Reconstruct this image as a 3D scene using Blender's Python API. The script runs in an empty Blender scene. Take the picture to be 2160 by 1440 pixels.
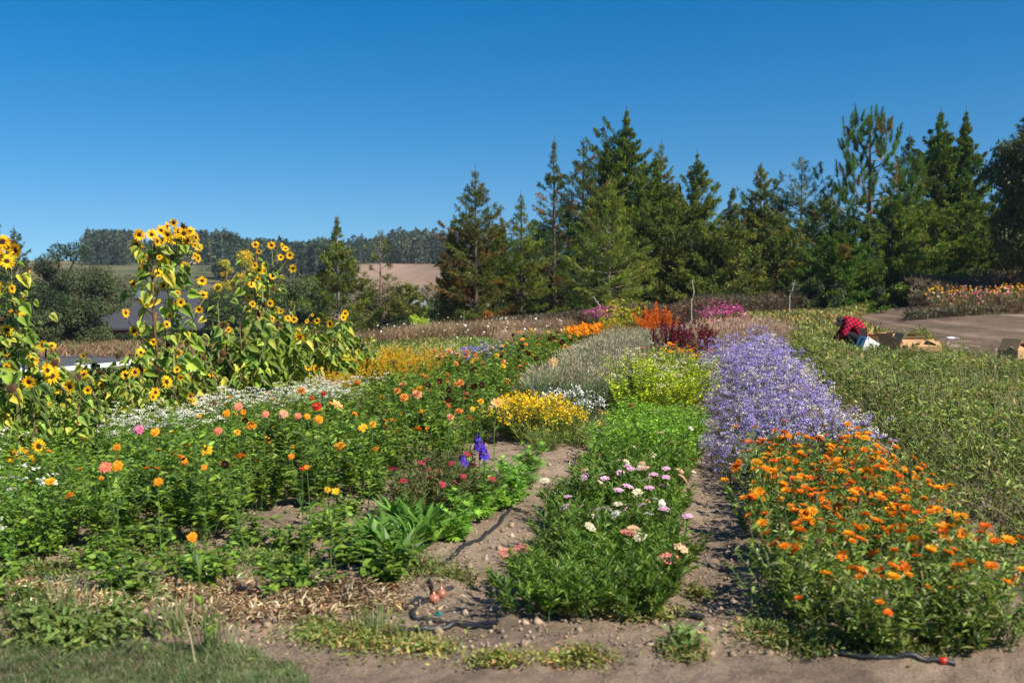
import bpy, math
import numpy as np
from mathutils import Vector, Matrix
PI = math.pi
R = math.radians
scene = bpy.context.scene
C = scene.collection

# ------------------------------------------------------------------ camera
CAMZ, FPX, HORZ = 1.55, 2100.0, 590.0
PITCH = math.atan((720 - HORZ) / FPX)
cam_d = bpy.data.cameras.new('camera')
cam = bpy.data.objects.new('camera', cam_d); C.objects.link(cam)
cam_d.sensor_width = 36.0
cam_d.lens = 36.0 * FPX / 2160
cam_d.clip_start, cam_d.clip_end = 0.1, 4000
cam.location = (0, 0, CAMZ)
cam.rotation_euler = (PI / 2 - PITCH, 0, 0)
cam_d.dof.use_dof = True
cam_d.dof.focus_distance = 10.5
cam_d.dof.aperture_fstop = 2.8
scene.camera = cam
# ------------------------------------------------------------------ sky and sun
SUN_AZ, SUN_EL = 130.0, 44.0      # azimuth clockwise from +Y (view direction)
w = bpy.data.worlds.new('World'); scene.world = w; w.use_nodes = True
nt = w.node_tree; nt.nodes.clear()
sky = nt.nodes.new('ShaderNodeTexSky'); sky.sky_type = 'NISHITA'; sky.sun_disc = False
sky.sun_elevation = R(SUN_EL); sky.sun_rotation = R(SUN_AZ)
sky.altitude = 150; sky.air_density = 1.0; sky.dust_density = 0.15; sky.ozone_density = 3.0
hs = nt.nodes.new('ShaderNodeHueSaturation'); hs.inputs['Saturation'].default_value = 1.5; hs.inputs['Hue'].default_value = 0.498
bg = nt.nodes.new('ShaderNodeBackground'); bg.inputs['Strength'].default_value = 0.080
wo = nt.nodes.new('ShaderNodeOutputWorld')
tcw = nt.nodes.new('ShaderNodeTexCoord'); va = nt.nodes.new('ShaderNodeVectorMath'); va.operation = 'ADD'; va.inputs[1].default_value = (0, 0, .085)
vn = nt.nodes.new('ShaderNodeVectorMath'); vn.operation = 'NORMALIZE'
nt.links.new(tcw.outputs['Generated'], va.inputs[0]); nt.links.new(va.outputs[0], vn.inputs[0]); nt.links.new(vn.outputs[0], sky.inputs[0])
nt.links.new(sky.outputs[0], hs.inputs['Color']); nt.links.new(hs.outputs[0], bg.inputs[0]); nt.links.new(bg.outputs[0], wo.inputs[0])
sd = bpy.data.lights.new('sun', 'SUN'); sd.energy = 5.0; sd.angle = R(0.53); sd.color = (1.0, 0.92, 0.79)
so = bpy.data.objects.new('sun', sd); C.objects.link(so)
sv = Vector((math.sin(R(SUN_AZ)) * math.cos(R(SUN_EL)), math.cos(R(SUN_AZ)) * math.cos(R(SUN_EL)), math.sin(R(SUN_EL))))
so.rotation_euler = sv.to_track_quat('Z', 'Y').to_euler()
scene.view_settings.view_transform = 'Standard'; scene.view_settings.look = 'None'
scene.view_settings.exposure = 0.62; scene.view_settings.gamma = 1.0; scene.view_settings.use_curve_mapping = False
scene.render.engine = 'CYCLES'
cy = scene.cycles
cy.max_bounces = 5; cy.diffuse_bounces = 3; cy.glossy_bounces = 2; cy.transmission_bounces = 3; cy.transparent_max_bounces = 4
cy.caustics_reflective = False; cy.caustics_refractive = False
cy.use_denoising = True; cy.denoiser = 'OPENIMAGEDENOISE'; cy.sample_clamp_indirect = 4.0
cy.use_adaptive_sampling = False

# ------------------------------------------------------------------ helpers
def P(px, py, Y):
    """Photo pixel (2160 wide) at depth Y metres -> world point."""
    a = (px - 1080) / FPX; b = (720 - py) / FPX
    dy = math.cos(PITCH) + b * math.sin(PITCH); dz = -math.sin(PITCH) + b * math.cos(PITCH)
    t = Y / dy
    return np.array([a * t, Y, CAMZ + dz * t])
def XR(c, Y): return c + 0.1905 * Y
def ss(a, b, x):
    t = np.clip((x - a) / (b - a), 0, 1); return t * t * (3 - 2 * t)
def vnoise(x, y, seed=0):
    x = np.asarray(x, float); y = np.asarray(y, float)
    xi = np.floor(x).astype(np.int64); yi = np.floor(y).astype(np.int64); fx = x - xi; fy = y - yi
    fx = fx * fx * (3 - 2 * fx); fy = fy * fy * (3 - 2 * fy)
    def h(a, b):
        n = (a * 374761393 + b * 668265263 + seed * 974711) & 0x7fffffff
        n = ((n ^ (n >> 13)) * 1274126177) & 0x7fffffff
        return ((n ^ (n >> 16)) & 0xffff) / 65535.0
    return (h(xi, yi) * (1 - fx) + h(xi + 1, yi) * fx) * (1 - fy) + (h(xi, yi + 1) * (1 - fx) + h(xi + 1, yi + 1) * fx) * fy
def fbm(x, y, o=4, seed=0):
    s = 0; a = .5
    for k in range(o): s = s + a * (vnoise(x * 2 ** k, y * 2 ** k, seed + k) - .5); a *= .5
    return s
def unit(v): return v / np.maximum(np.linalg.norm(v, axis=-1, keepdims=True), 1e-9)

def H(x, y):
    """Terrain height, without the small clods."""
    x = np.asarray(x, float); y = np.asarray(y, float)
    d = (y - 27 - 2 * x - 5 * ss(-3.5, .5, x)) / 2.236
    z = -2.7 * ss(0, 9, d) * ss(300, 200, y)
    z = z + 0.5 * ss(12, 18, x) * ss(28, 40, y)
    z = z - 1.7 * np.exp(-(((x + 27) / 13) ** 2 + ((y - 78) / 7) ** 2))
    z = z + 12.2 * ss(110, 430, y) - 2.7 * ss(200, 300, y)
    return z

class G:
    """Collects triangles with a colour per vertex and a material per face."""
    def __init__(s): s.V = []; s.F = []; s.K = []; s.M = []; s.n = 0
    def add(s, V, F, col, mat=0):
        V = np.asarray(V, float).reshape(-1, 3); F = np.asarray(F, int).reshape(-1, 3)
        col = np.asarray(col, float)
        if col.ndim == 1: col = np.tile(col, (len(V), 1))
        s.V.append(V); s.F.append(F + s.n); s.K.append(col[:, :3]); s.M.append(np.full(len(F), mat, np.int32)); s.n += len(V)
    def mesh(s, name, mats, smooth=None):
        V = np.concatenate(s.V); F = np.concatenate(s.F); K = np.concatenate(s.K); M = np.concatenate(s.M)
        me = bpy.data.meshes.new(name)
        me.vertices.add(len(V)); me.vertices.foreach_set('co', V.astype(np.float32).ravel())
        me.loops.add(len(F) * 3); me.loops.foreach_set('vertex_index', F.astype(np.int32).ravel())
        me.polygons.add(len(F)); me.polygons.foreach_set('loop_start', np.arange(0, len(F) * 3, 3, dtype=np.int32))
        me.polygons.foreach_set('material_index', M)
        if smooth is not None: me.polygons.foreach_set('use_smooth', np.full(len(F), smooth, bool))
        a = me.color_attributes.new('Col', 'FLOAT_COLOR', 'POINT')
        a.data.foreach_set('color', np.concatenate([K, np.ones((len(K), 1))], 1).astype(np.float32).ravel())
        for m in mats: me.materials.append(m)
        me.update(calc_edges=True)
        return me

def scatter(g, T, pos, d, n, size, col, mat=0):
    """Copies of a small shape T=(V,F): its y axis along d, z along n."""
    V, F = T; pos = np.asarray(pos, float); N = len(pos)
    if N == 0: return
    d = unit(np.asarray(d, float)); r = unit(np.cross(d, n)); n2 = np.cross(r, d)
    size = np.asarray(size, float)
    if size.ndim == 0: size = np.full((N, 3), float(size))
    elif size.ndim == 1: size = np.repeat(size[:, None], 3, 1)
    v = V[None] * size[:, None, :]
    W = pos[:, None] + v[..., 0:1] * r[:, None] + v[..., 1:2] * d[:, None] + v[..., 2:3] * n2[:, None]
    Fa = F[None] + (np.arange(N) * len(V))[:, None, None]
    col = np.asarray(col, float)
    if col.ndim == 1: col = np.tile(col, (N, 1))
    g.add(W.reshape(-1, 3), Fa.reshape(-1, 3), np.repeat(col, len(V), 0), mat)

def tubes(g, pts, rad, col, sides=3, mat=0):
    """Many tubes at once: pts (N,k,3), rad (N,k)."""
    pts = np.asarray(pts, float); rad = np.asarray(rad, float); N, k, _ = pts.shape
    t = np.gradient(pts, axis=1); t = unit(t)
    ref = np.where(np.abs(t[..., 2:3]) > .9, np.array([1., 0, 0]), np.array([0, 0, 1.]))
    a = unit(np.cross(t, ref)); b = np.cross(t, a)
    th = np.arange(sides) * 2 * PI / sides
    ring = pts[:, :, None] + rad[:, :, None, None] * (np.cos(th)[None, None, :, None] * a[:, :, None] + np.sin(th)[None, None, :, None] * b[:, :, None])
    F = []
    for i in range(k - 1):
        for j in range(sides):
            p, q = i * sides + j, i * sides + (j + 1) % sides
            F += [[p, q, q + sides], [p, q + sides, p + sides]]
    F = np.array(F)[None] + (np.arange(N) * k * sides)[:, None, None]
    col = np.asarray(col, float)
    if col.ndim == 1: col = np.tile(col, (N, 1))
    g.add(ring.reshape(-1, 3), F.reshape(-1, 3), np.repeat(col, k * sides, 0), mat)

def tube1(g, pts, rad, col, sides=6, mat=0):
    pts = np.asarray(pts, float); rad = np.broadcast_to(np.asarray(rad, float), (len(pts),))
    tubes(g, pts[None], rad[None], col, sides, mat)
    for e, c in ((0, pts[0]), (-1, pts[-1])):     # close the ends
        pass

def curve(pts, n=24):
    """Catmull-Rom through points."""
    p = np.asarray(pts, float); p = np.concatenate([[2 * p[0] - p[1]], p, [2 * p[-1] - p[-2]]])
    m = len(p) - 3; out = []
    for u in np.linspace(0, m - 1e-6, n):
        i = int(u); t = u - i; a, b, c, d = p[i:i + 4]
        out.append(.5 * ((2 * b) + (-a + c) * t + (2 * a - 5 * b + 4 * c - d) * t * t + (-a + 3 * b - 3 * c + d) * t ** 3))
    return np.array(out)

def pick(rs, N, pal, var=.18):
    ws = np.array([p[1] for p in pal], float); ws /= ws.sum()
    c = np.array([p[0] for p in pal], float)[rs.choice(len(pal), N, p=ws)]
    return np.clip(c * (1 + rs.uniform(-var, var, (N, 1))) * (1 + rs.uniform(-var, var, (N, 3)) * .4), 0, 1)

def rdir(rs, N, up=0.0):
    v = unit(rs.normal(size=(N, 3))); v[:, 2] += up; return unit(v)

def box(g, cx, cy, cz, sx, sy, sz, col, mat=0, M=None):
    v = np.array([[x, y, z] for x in (-.5, .5) for y in (-.5, .5) for z in (-.5, .5)]) * [sx, sy, sz] + [cx, cy, cz]
    if M is not None: v = v @ np.array(M.to_3x3()).T + np.array(M.translation)
    f = [[0, 1, 3], [0, 3, 2], [4, 6, 7], [4, 7, 5], [0, 4, 5], [0, 5, 1], [2, 3, 7], [2, 7, 6], [0, 2, 6], [0, 6, 4], [1, 5, 7], [1, 7, 3]]
    g.add(v, f, col, mat)

def tri(V, F): return (np.array(V, float), np.array(F, int))
LEAF = tri([(0, 0, 0), (.3, .45, .08), (0, 1, -.12), (-.3, .45, .08)], [(0, 1, 2), (0, 2, 3)])
LEAF6 = tri([(0, 0, 0), (.22, .25, .05), (.26, .6, 0), (0, 1, -.2), (-.26, .6, 0), (-.22, .25, .05), (0, .45, -.03)],
            [(0, 1, 6), (1, 2, 6), (2, 3, 6), (3, 4, 6), (4, 5, 6), (5, 0, 6)])
BLADE = tri([(-.5, 0, 0), (.5, 0, 0), (-.4, .5, .06), (.4, .5, .06), (0, 1, -.05)], [(0, 1, 3), (0, 3, 2), (2, 3, 4)])
NEED = tri([(-.5, 0, 0), (.5, 0, 0), (0, 1, 0)], [(0, 1, 2)])
def heart():
    pr = [(0.0, 0.0), (.10, -.12), (.30, -.16), (.46, -.02), (.50, .16), (.44, .34), (.36, .50), (.24, .68), (.12, .85), (0, 1.0)]
    V = [(0, .0, -.02), (0, .4, -.05), (0, .75, -.12), (0, 1.0, -.28)]
    idx = {}
    out = []
    for s in (1, -1):
        b = len(V); L = pr[1:-1]
        for k, (x, y) in enumerate(L):
            z = .10 * x / .5 - .25 * y * y + (.03 if k % 2 else -.02); V.append((s * x, y, z))
        mid = [0, 0, 0, 1, 1, 1, 2, 2]
        for k in range(len(L) - 1):
            a, c = b + k, b + k + 1; m = mid[k]; out.append((m, a, c))
            if mid[k + 1] != m: out.append((m, c, mid[k + 1]))
        out.append((2, b + len(L) - 1, 3))
    return tri(V, out)
HEART = heart()
def lobed():
    V = [(0, 0, 0)]; F = []
    for k, (a, r) in enumerate([(-150, .35), (-110, .2), (-80, .75), (-55, .35), (-30, .95), (-12, .45), (0, 1.1), (12, .45), (30, .95), (55, .35), (80, .75), (110, .2), (150, .35)]):
        V.append((r * math.sin(R(a)) * .7, r * math.cos(R(a)) * .7 + .35, -.12 * r * r))
        if k: F.append((0, k, k + 1))
    V[0] = (0, .3, 0.03)
    return tri(V, F)
LOBED = lobed()

# ------------------------------------------------------------------ materials
def mat_new(name):
    m = bpy.data.materials.new(name); m.use_nodes = True; m.node_tree.nodes.clear(); return m, m.node_tree
def veg_mat(name, trans=.35, rough=.5, spec=.35, tint=(1.25, 1.15, .55), nscale=7, obj_var=.22, gain=1.0):
    m, t = mat_new(name); N = t.nodes.new; L = t.links.new
    at = N('ShaderNodeAttribute'); at.attribute_name = 'Col'
    tc = N('ShaderNodeNewGeometry')
    no = N('ShaderNodeTexNoise'); no.inputs['Scale'].default_value = nscale; no.inputs['Detail'].default_value = 2
    L(tc.outputs['Position'], no.inputs['Vector'])
    mr = N('ShaderNodeMapRange'); mr.inputs['From Min'].default_value = .3; mr.inputs['From Max'].default_value = .7
    mr.inputs['To Min'].default_value = .75 * gain; mr.inputs['To Max'].default_value = 1.25 * gain; L(no.outputs[0], mr.inputs['Value'])
    oi = N('ShaderNodeObjectInfo'); mo = N('ShaderNodeMapRange'); mo.inputs['To Min'].default_value = 1 - obj_var; mo.inputs['To Max'].default_value = 1 + obj_var
    L(oi.outputs['Random'], mo.inputs['Value'])
    mu = N('ShaderNodeMath'); mu.operation = 'MULTIPLY'; L(mr.outputs[0], mu.inputs[0]); L(mo.outputs[0], mu.inputs[1])
    vm = N('ShaderNodeVectorMath'); vm.operation = 'SCALE'; L(at.outputs['Color'], vm.inputs[0]); L(mu.outputs[0], vm.inputs['Scale'])
    pb = N('ShaderNodeBsdfPrincipled'); pb.inputs['Roughness'].default_value = rough; pb.inputs['Specular IOR Level'].default_value = spec
    L(vm.outputs[0], pb.inputs['Base Color'])
    out = N('ShaderNodeOutputMaterial')
    if trans > 0:
        tr = N('ShaderNodeBsdfTranslucent'); v2 = N('ShaderNodeVectorMath'); v2.operation = 'MULTIPLY'; v2.inputs[1].default_value = tint
        L(vm.outputs[0], v2.inputs[0]); L(v2.outputs[0], tr.inputs['Color'])
        mx = N('ShaderNodeMixShader'); mx.inputs[0].default_value = trans
        L(pb.outputs[0], mx.inputs[1]); L(tr.outputs[0], mx.inputs[2]); L(mx.outputs[0], out.inputs[0])
    else: L(pb.outputs[0], out.inputs[0])
    return m
M_LEAF = veg_mat('leaf', .33, .45, .35, gain=1.6)
M_NEEDLE = veg_mat('needle_foliage', .30, .6, .2, gain=1.25, tint=(1.2, 1.1, .6), nscale=.8, obj_var=.12)
M_TREE = veg_mat('tree_leaf', .3, .5, .25, nscale=1.2, obj_var=.1, gain=1.0)
M_PETAL = veg_mat('petal', .3, .6, .2, (1.15, .95, .8), 9, .06)
M_BARK = veg_mat('bark', 0, .85, .1, nscale=14)
M_DRY = veg_mat('dry_straw', .25, .7, .15, (1.1, .95, .7), 5, .1)
def plain(name, col, rough=.7, spec=.3, noise=.12, scale=8, bump=0, trans=0):
    m, t = mat_new(name); N = t.nodes.new; L = t.links.new
    tc = N('ShaderNodeTexCoord'); no = N('ShaderNodeTexNoise'); no.inputs['Scale'].default_value = scale; no.inputs['Detail'].default_value = 5
    L(tc.outputs['Object'], no.inputs['Vector'])
    mr = N('ShaderNodeMapRange'); mr.inputs['From Min'].default_value = .3; mr.inputs['From Max'].default_value = .7
    mr.inputs['To Min'].default_value = 1 - noise; mr.inputs['To Max'].default_value = 1 + noise; L(no.outputs[0], mr.inputs['Value'])
    vm = N('ShaderNodeVectorMath'); vm.operation = 'SCALE'; vm.inputs[0].default_value = col; L(mr.outputs[0], vm.inputs['Scale'])
    pb = N('ShaderNodeBsdfPrincipled'); pb.inputs['Roughness'].default_value = rough; pb.inputs['Specular IOR Level'].default_value = spec
    L(vm.outputs[0], pb.inputs['Base Color'])
    if bump:
        bp = N('ShaderNodeBump'); bp.inputs['Strength'].default_value = bump; bp.inputs['Distance'].default_value = .02; L(no.outputs[0], bp.inputs['Height']); L(bp.outputs[0], pb.inputs['Normal'])
    o = N('ShaderNodeOutputMaterial'); L(pb.outputs[0], o.inputs[0]); return m

def ground_mat():
    m, t = mat_new('soil'); N = t.nodes.new; L = t.links.new
    at = N('ShaderNodeAttribute'); at.attribute_name = 'Col'; geo = N('ShaderNodeNewGeometry')
    def noise(s, d=6, r=.6):
        n = N('ShaderNodeTexNoise'); n.inputs['Scale'].default_value = s; n.inputs['Detail'].default_value = d; n.inputs['Roughness'].default_value = r
        L(geo.outputs['Position'], n.inputs['Vector']); return n
    def mrange(src, a, b, c, d):
        r = N('ShaderNodeMapRange'); r.inputs['From Min'].default_value = a; r.inputs['From Max'].default_value = b
        r.inputs['To Min'].default_value = c; r.inputs['To Max'].default_value = d; L(src, r.inputs['Value']); return r
    n1, n2, n3 = noise(1.3), noise(9, 8, .7), noise(70, 5, .7)
    a = mrange(n1.outputs[0], .3, .7, .78, 1.18); b = mrange(n2.outputs[0], .3, .7, .72, 1.25); c = mrange(n3.outputs[0], .3, .7, .7, 1.3)
    m1 = N('ShaderNodeMath'); m1.operation = 'MULTIPLY'; L(a.outputs[0], m1.inputs[0]); L(b.outputs[0], m1.inputs[1])
    m2 = N('ShaderNodeMath'); m2.operation = 'MULTIPLY'; L(m1.outputs[0], m2.inputs[0]); L(c.outputs[0], m2.inputs[1])
    vm = N('ShaderNodeVectorMath'); vm.operation = 'SCALE'; L(at.outputs['Color'], vm.inputs[0]); L(m2.outputs[0], vm.inputs['Scale'])
    pb = N('ShaderNodeBsdfPrincipled'); pb.inputs['Roughness'].default_value = .95; pb.inputs['Specular IOR Level'].default_value = .12
    L(vm.outputs[0], pb.inputs['Base Color'])
    bp = N('ShaderNodeBump'); bp.inputs['Strength'].default_value = .9; bp.inputs['Distance'].default_value = .012; L(n3.outputs[0], bp.inputs['Height'])
    b2 = N('ShaderNodeBump'); b2.inputs['Strength'].default_value = .8; b2.inputs['Distance'].default_value = .05; L(n2.outputs[0], b2.inputs['Height']); L(bp.outputs[0], b2.inputs['Normal'])
    L(b2.outputs[0], pb.inputs['Normal'])
    o = N('ShaderNodeOutputMaterial'); L(pb.outputs[0], o.inputs[0]); return m
M_SOIL = ground_mat()

# ------------------------------------------------------------------ object helpers
def setp(o, label=None, cat=None, group=None, kind=None):
    if label: o['label'] = label
    if cat: o['category'] = cat
    if group: o['group'] = group
    if kind: o['kind'] = kind
    return o
def root(name, label, cat, loc=(0, 0, 0), rz=0, sc=1, group=None):
    o = bpy.data.objects.new(name, None); C.objects.link(o); o.empty_display_size = .1
    o.location = [float(v) for v in loc]; o.rotation_euler = (0, 0, rz); o.scale = (sc,) * 3 if np.isscalar(sc) else sc
    return setp(o, label, cat, group)
DISC = {}
def part(name, me, parent=None, M=None, label=None):
    o = bpy.data.objects.new(name, me); C.objects.link(o)
    if parent is not None: o.parent = parent
    if M is not None: o.matrix_local = M
    if label: o['label'] = label
    if me.name in DISC: part('disc', DISC[me.name], o)
    return o
def head_matrix(pos, d, s=1.0, spin=0.0):
    q = Vector([float(v) for v in d]).to_track_quat('Z', 'Y').to_matrix().to_4x4()
    return Matrix.Translation(Vector([float(v) for v in pos])) @ q @ Matrix.Rotation(spin, 4, 'Z') @ Matrix.Scale(s, 4)

# ------------------------------------------------------------------ ground
SOIL = np.array([.285, .212, .152])
def axis(lo, hi, step, far_lo, far_hi, gr=1.09):
    a = list(np.arange(lo, hi, step)); s = step; x = hi
    while x < far_hi: a.append(x); s *= gr; x += s
    s = step; x = lo - s; b = []
    while x > far_lo: b.append(x); s *= gr; x -= s
    return np.array(b[::-1] + a)
def grid_mesh(xs, ys, zf, cf, name, mat, smooth=True):
    X, Y = np.meshgrid(xs, ys); Z = zf(X, Y); nx = len(xs); ny = len(ys)
    V = np.stack([X, Y, Z], -1).reshape(-1, 3)
    i = (np.arange(ny - 1)[:, None] * nx + np.arange(nx - 1)[None]).ravel()
    F = np.concatenate([np.stack([i, i + 1, i + nx + 1], 1), np.stack([i, i + nx + 1, i + nx], 1)])
    g = G(); g.add(V, F, cf(X, Y).reshape(-1, 3)); return g.mesh(name, [mat], smooth)
def clods(x, y):
    m = ss(40, 12, y)
    c = fbm(x * 5, y * 5, 3, 3) * .075 + np.abs(fbm(x * 13, y * 13, 3, 9)) * .06 + np.abs(fbm(x * 1.1, y * 1.6, 2, 4)) * .06
    cc = x - .1905 * y                       # shallow wheel-worn paths between the raised beds
    p = 0
    for c0 in (.1, -1.05, -2.2, 1.6): p = p - .045 * np.exp(-((cc - c0) / .2) ** 2) * ss(4.2, 5, y) * ss(24, 18, y)
    return (c + p) * m
def HG(x, y): return H(x, y) + clods(x, y)
def ground_col(x, y):
    c = np.tile(SOIL, x.shape + (1,)) * (1 + fbm(x * .8, y * .8, 3, 5)[..., None] * .5 + fbm(x * 3.1, y * 2.3, 3, 15)[..., None] * .45)
    u = x / np.maximum(y, 1) * FPX + 1080
    green = np.array([.05, .075, .022]); dry = np.array([.30, .22, .12]); tan = np.array([.28, .19, .13]) * (1 + 1.1 * fbm(x * .05, y * .02, 4, 61) + .5 * fbm(x * .5, y * .12, 3, 62))[..., None]
    d = (y - 32 - 2 * x) / 2.236
    a = ss(-1, 3, d) * ss(12, 20, y); n = fbm(x * .15, y * .15, 3, 8) + .5
    low = green * (1 - n[..., None]) + dry * n[..., None]
    c = c * (1 - a[..., None]) + low * a[..., None]
    t = ss(120, 180, y) * ss(700, 740, u) * ss(1020, 985, u)
    c = c * (1 - t[..., None]) + tan * t[..., None]
    v = ss(120, 180, y) * ss(200, 240, u) * ss(560, 500, u)
    rows = (.5 + .5 * np.sin((x * .6 + y * .25) * 2.2))[..., None]
    vin = np.array([.07, .10, .035]) * rows + np.array([.17, .15, .08]) * (1 - rows)
    c = c * (1 - v[..., None]) + vin * v[..., None]
    t = ss(-6.2, -5, (x - .1905 * y)) * 0
    return c
gx = axis(-5.5, 4.2, .035, -900, 900); gy = axis(3.4, 11, .035, -40, 900, 1.055)
ground = part('ground', grid_mesh(gx, gy, HG, ground_col, 'ground', M_SOIL)); setp(ground, 'bare grey-brown soil of the flower field and the land beyond', kind='structure')

# ------------------------------------------------------------------ trees
GA = 2.39996
BARK = (.10, .075, .055); PALE = (.30, .24, .19)
def conifer(rs, Ht, Rd, pal, nb=130, ntw=20, nl=7, t0=.04, prof=.85, el=(-8, 45), curl=.22, leaf=(.20, .06), low=.5, bark=BARK, droop=0.0, tr=.016, tops=1, extra=()):
    gt, gc = G(), G(); nl = int(nl * 2.0); Rd = Rd * 1.55; leaf = (leaf[0] * .8, leaf[1] * .72)
    tt = np.linspace(0, 1, 9); wob = np.cumsum(rs.normal(0, .012 * Ht / 9, (9, 2)), 0); wob[0] = 0
    tp = np.stack([wob[:, 0], wob[:, 1], tt * Ht * 1.02], 1); tube1(gt, tp, tr * Ht * (1 - tt * .93), bark, 7)
    sets = [(0, 0, Ht, Rd, nb)]
    if tops > 1:      # extra leaders beside the main stem
        for q in range(tops - 1):
            a = rs.uniform(0, 2 * PI); dx = Rd * .36 * math.cos(a); dy = Rd * .36 * math.sin(a); h2 = Ht * rs.uniform(.70, .88)
            tube1(gt, [(0, 0, Ht * .3), (dx, dy, Ht * .5), (dx * 1.2, dy * 1.2, h2)], [tr * Ht * .6, tr * Ht * .5, .01], bark, 5)
            sets.append((dx * 1.15, dy * 1.15, h2, Rd * .5, nb // 2))
    for (ox, oy, hh, rd, n) in sets:
        lo = t0 if ox == 0 else .45
        t = lo + (1 - lo) * np.sort(rs.uniform(0, 1, n)) ** 1.12
        L = rd * ((1 - t) ** prof * (.35 + .65 * np.clip((1 - t) / .3, 0, 1)) * rs.uniform(.5, 1.15, n) * (low + (1 - low) * ss(0, .3, t)) + .02)
        az = np.arange(n) * GA + rs.uniform(-.4, .4, n); e = R(el[0]) + (R(el[1]) - R(el[0])) * t ** 1.3 + R(22) * ss(.8, 1, t) + rs.normal(0, .12, n)
        o = np.stack([np.cos(az) * np.cos(e), np.sin(az) * np.cos(e), np.sin(e)], 1)
        bx = np.interp(t * hh / Ht, tt, tp[:, 0]); by = np.interp(t * hh / Ht, tt, tp[:, 1])
        base = np.stack([bx + ox, by + oy, t * hh * .985], 1)
        if ox == 0 and len(extra):
            ex = np.array(extra); base = np.concatenate([base, np.stack([0 * ex[:, 0], 0 * ex[:, 0], ex[:, 0] * hh], 1)]); L = np.concatenate([L, ex[:, 1]]); n = len(L)
            o = np.concatenate([o, np.stack([np.cos(np.radians(ex[:, 2])) * np.cos(np.radians(ex[:, 3])), np.sin(np.radians(ex[:, 2])) * np.cos(np.radians(ex[:, 3])), np.sin(np.radians(ex[:, 3]))], 1)])
        def at(s): return base[:, None] + o[:, None] * (L[:, None] * s)[..., None] + np.array([0, 0, 1.]) * (curl * L[:, None] * s ** 2 - droop * L[:, None] * s)[..., None]
        s = np.tile(np.linspace(0, 1, 4), (n, 1)); tubes(gt, at(s), (.006 + .012 * L)[:, None] * (1.05 - s), bark, 3)
        m = np.maximum(3, (ntw * (L / rd) ** .8)).astype(int); bi = np.repeat(np.arange(n), m); N = len(bi)
        s = rs.uniform(.05, 1, N) ** .7
        pos = base[bi] + o[bi] * (L[bi] * s)[:, None] + np.array([0, 0, 1.]) * (curl * L[bi] * s ** 2 - droop * L[bi] * s)[:, None]
        lat = unit(np.cross(o[bi], [0, 0, 1.])) * rs.choice([-1, 1], N)[:, None]
        td = unit(o[bi] * .7 + lat * rs.uniform(.1, 1, N)[:, None] + np.array([0, 0, 1.]) * rs.uniform(-.25, .55, N)[:, None])
        tl = (L[bi] * .30 * (1.15 - s) + .05 + .06 * np.clip(L[bi], 0, 1)) * rs.uniform(.6, 1.2, N)
        li = np.repeat(np.arange(N), nl); q = np.tile(np.linspace(.1, 1, nl), N)
        lp = pos[li] + td[li] * (tl[li] * q)[:, None] + rs.normal(0, .03, (N * nl, 3))
        ld = unit(td[li] + rs.normal(0, .55, (N * nl, 3)))
        nn = unit(rs.normal(0, .6, (N * nl, 3)) + [0, 0, 1.])
        bc = pick(rs, n, pal, .2)[bi[li]]; col = np.clip(bc * np.array([2.4, 2.2, 1.4]) * (1 + rs.uniform(-.35, .35, (len(bc), 1))), 0, 1)
        tb = np.clip((1 - base[bi[li], 2] / hh) / .16, 0, 1); ln = leaf[0] * rs.uniform(.6, 1.3, len(li)) * (.55 + .45 * tb) * np.where(rs.uniform(0, 1, len(li)) < .45 + .55 * tb, 1, .05)
        scatter(gc, LEAF, lp, ld, nn, np.stack([ln * leaf[1] / leaf[0] * 1.15, ln, ln], 1), col)
    return gt, gc

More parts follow.
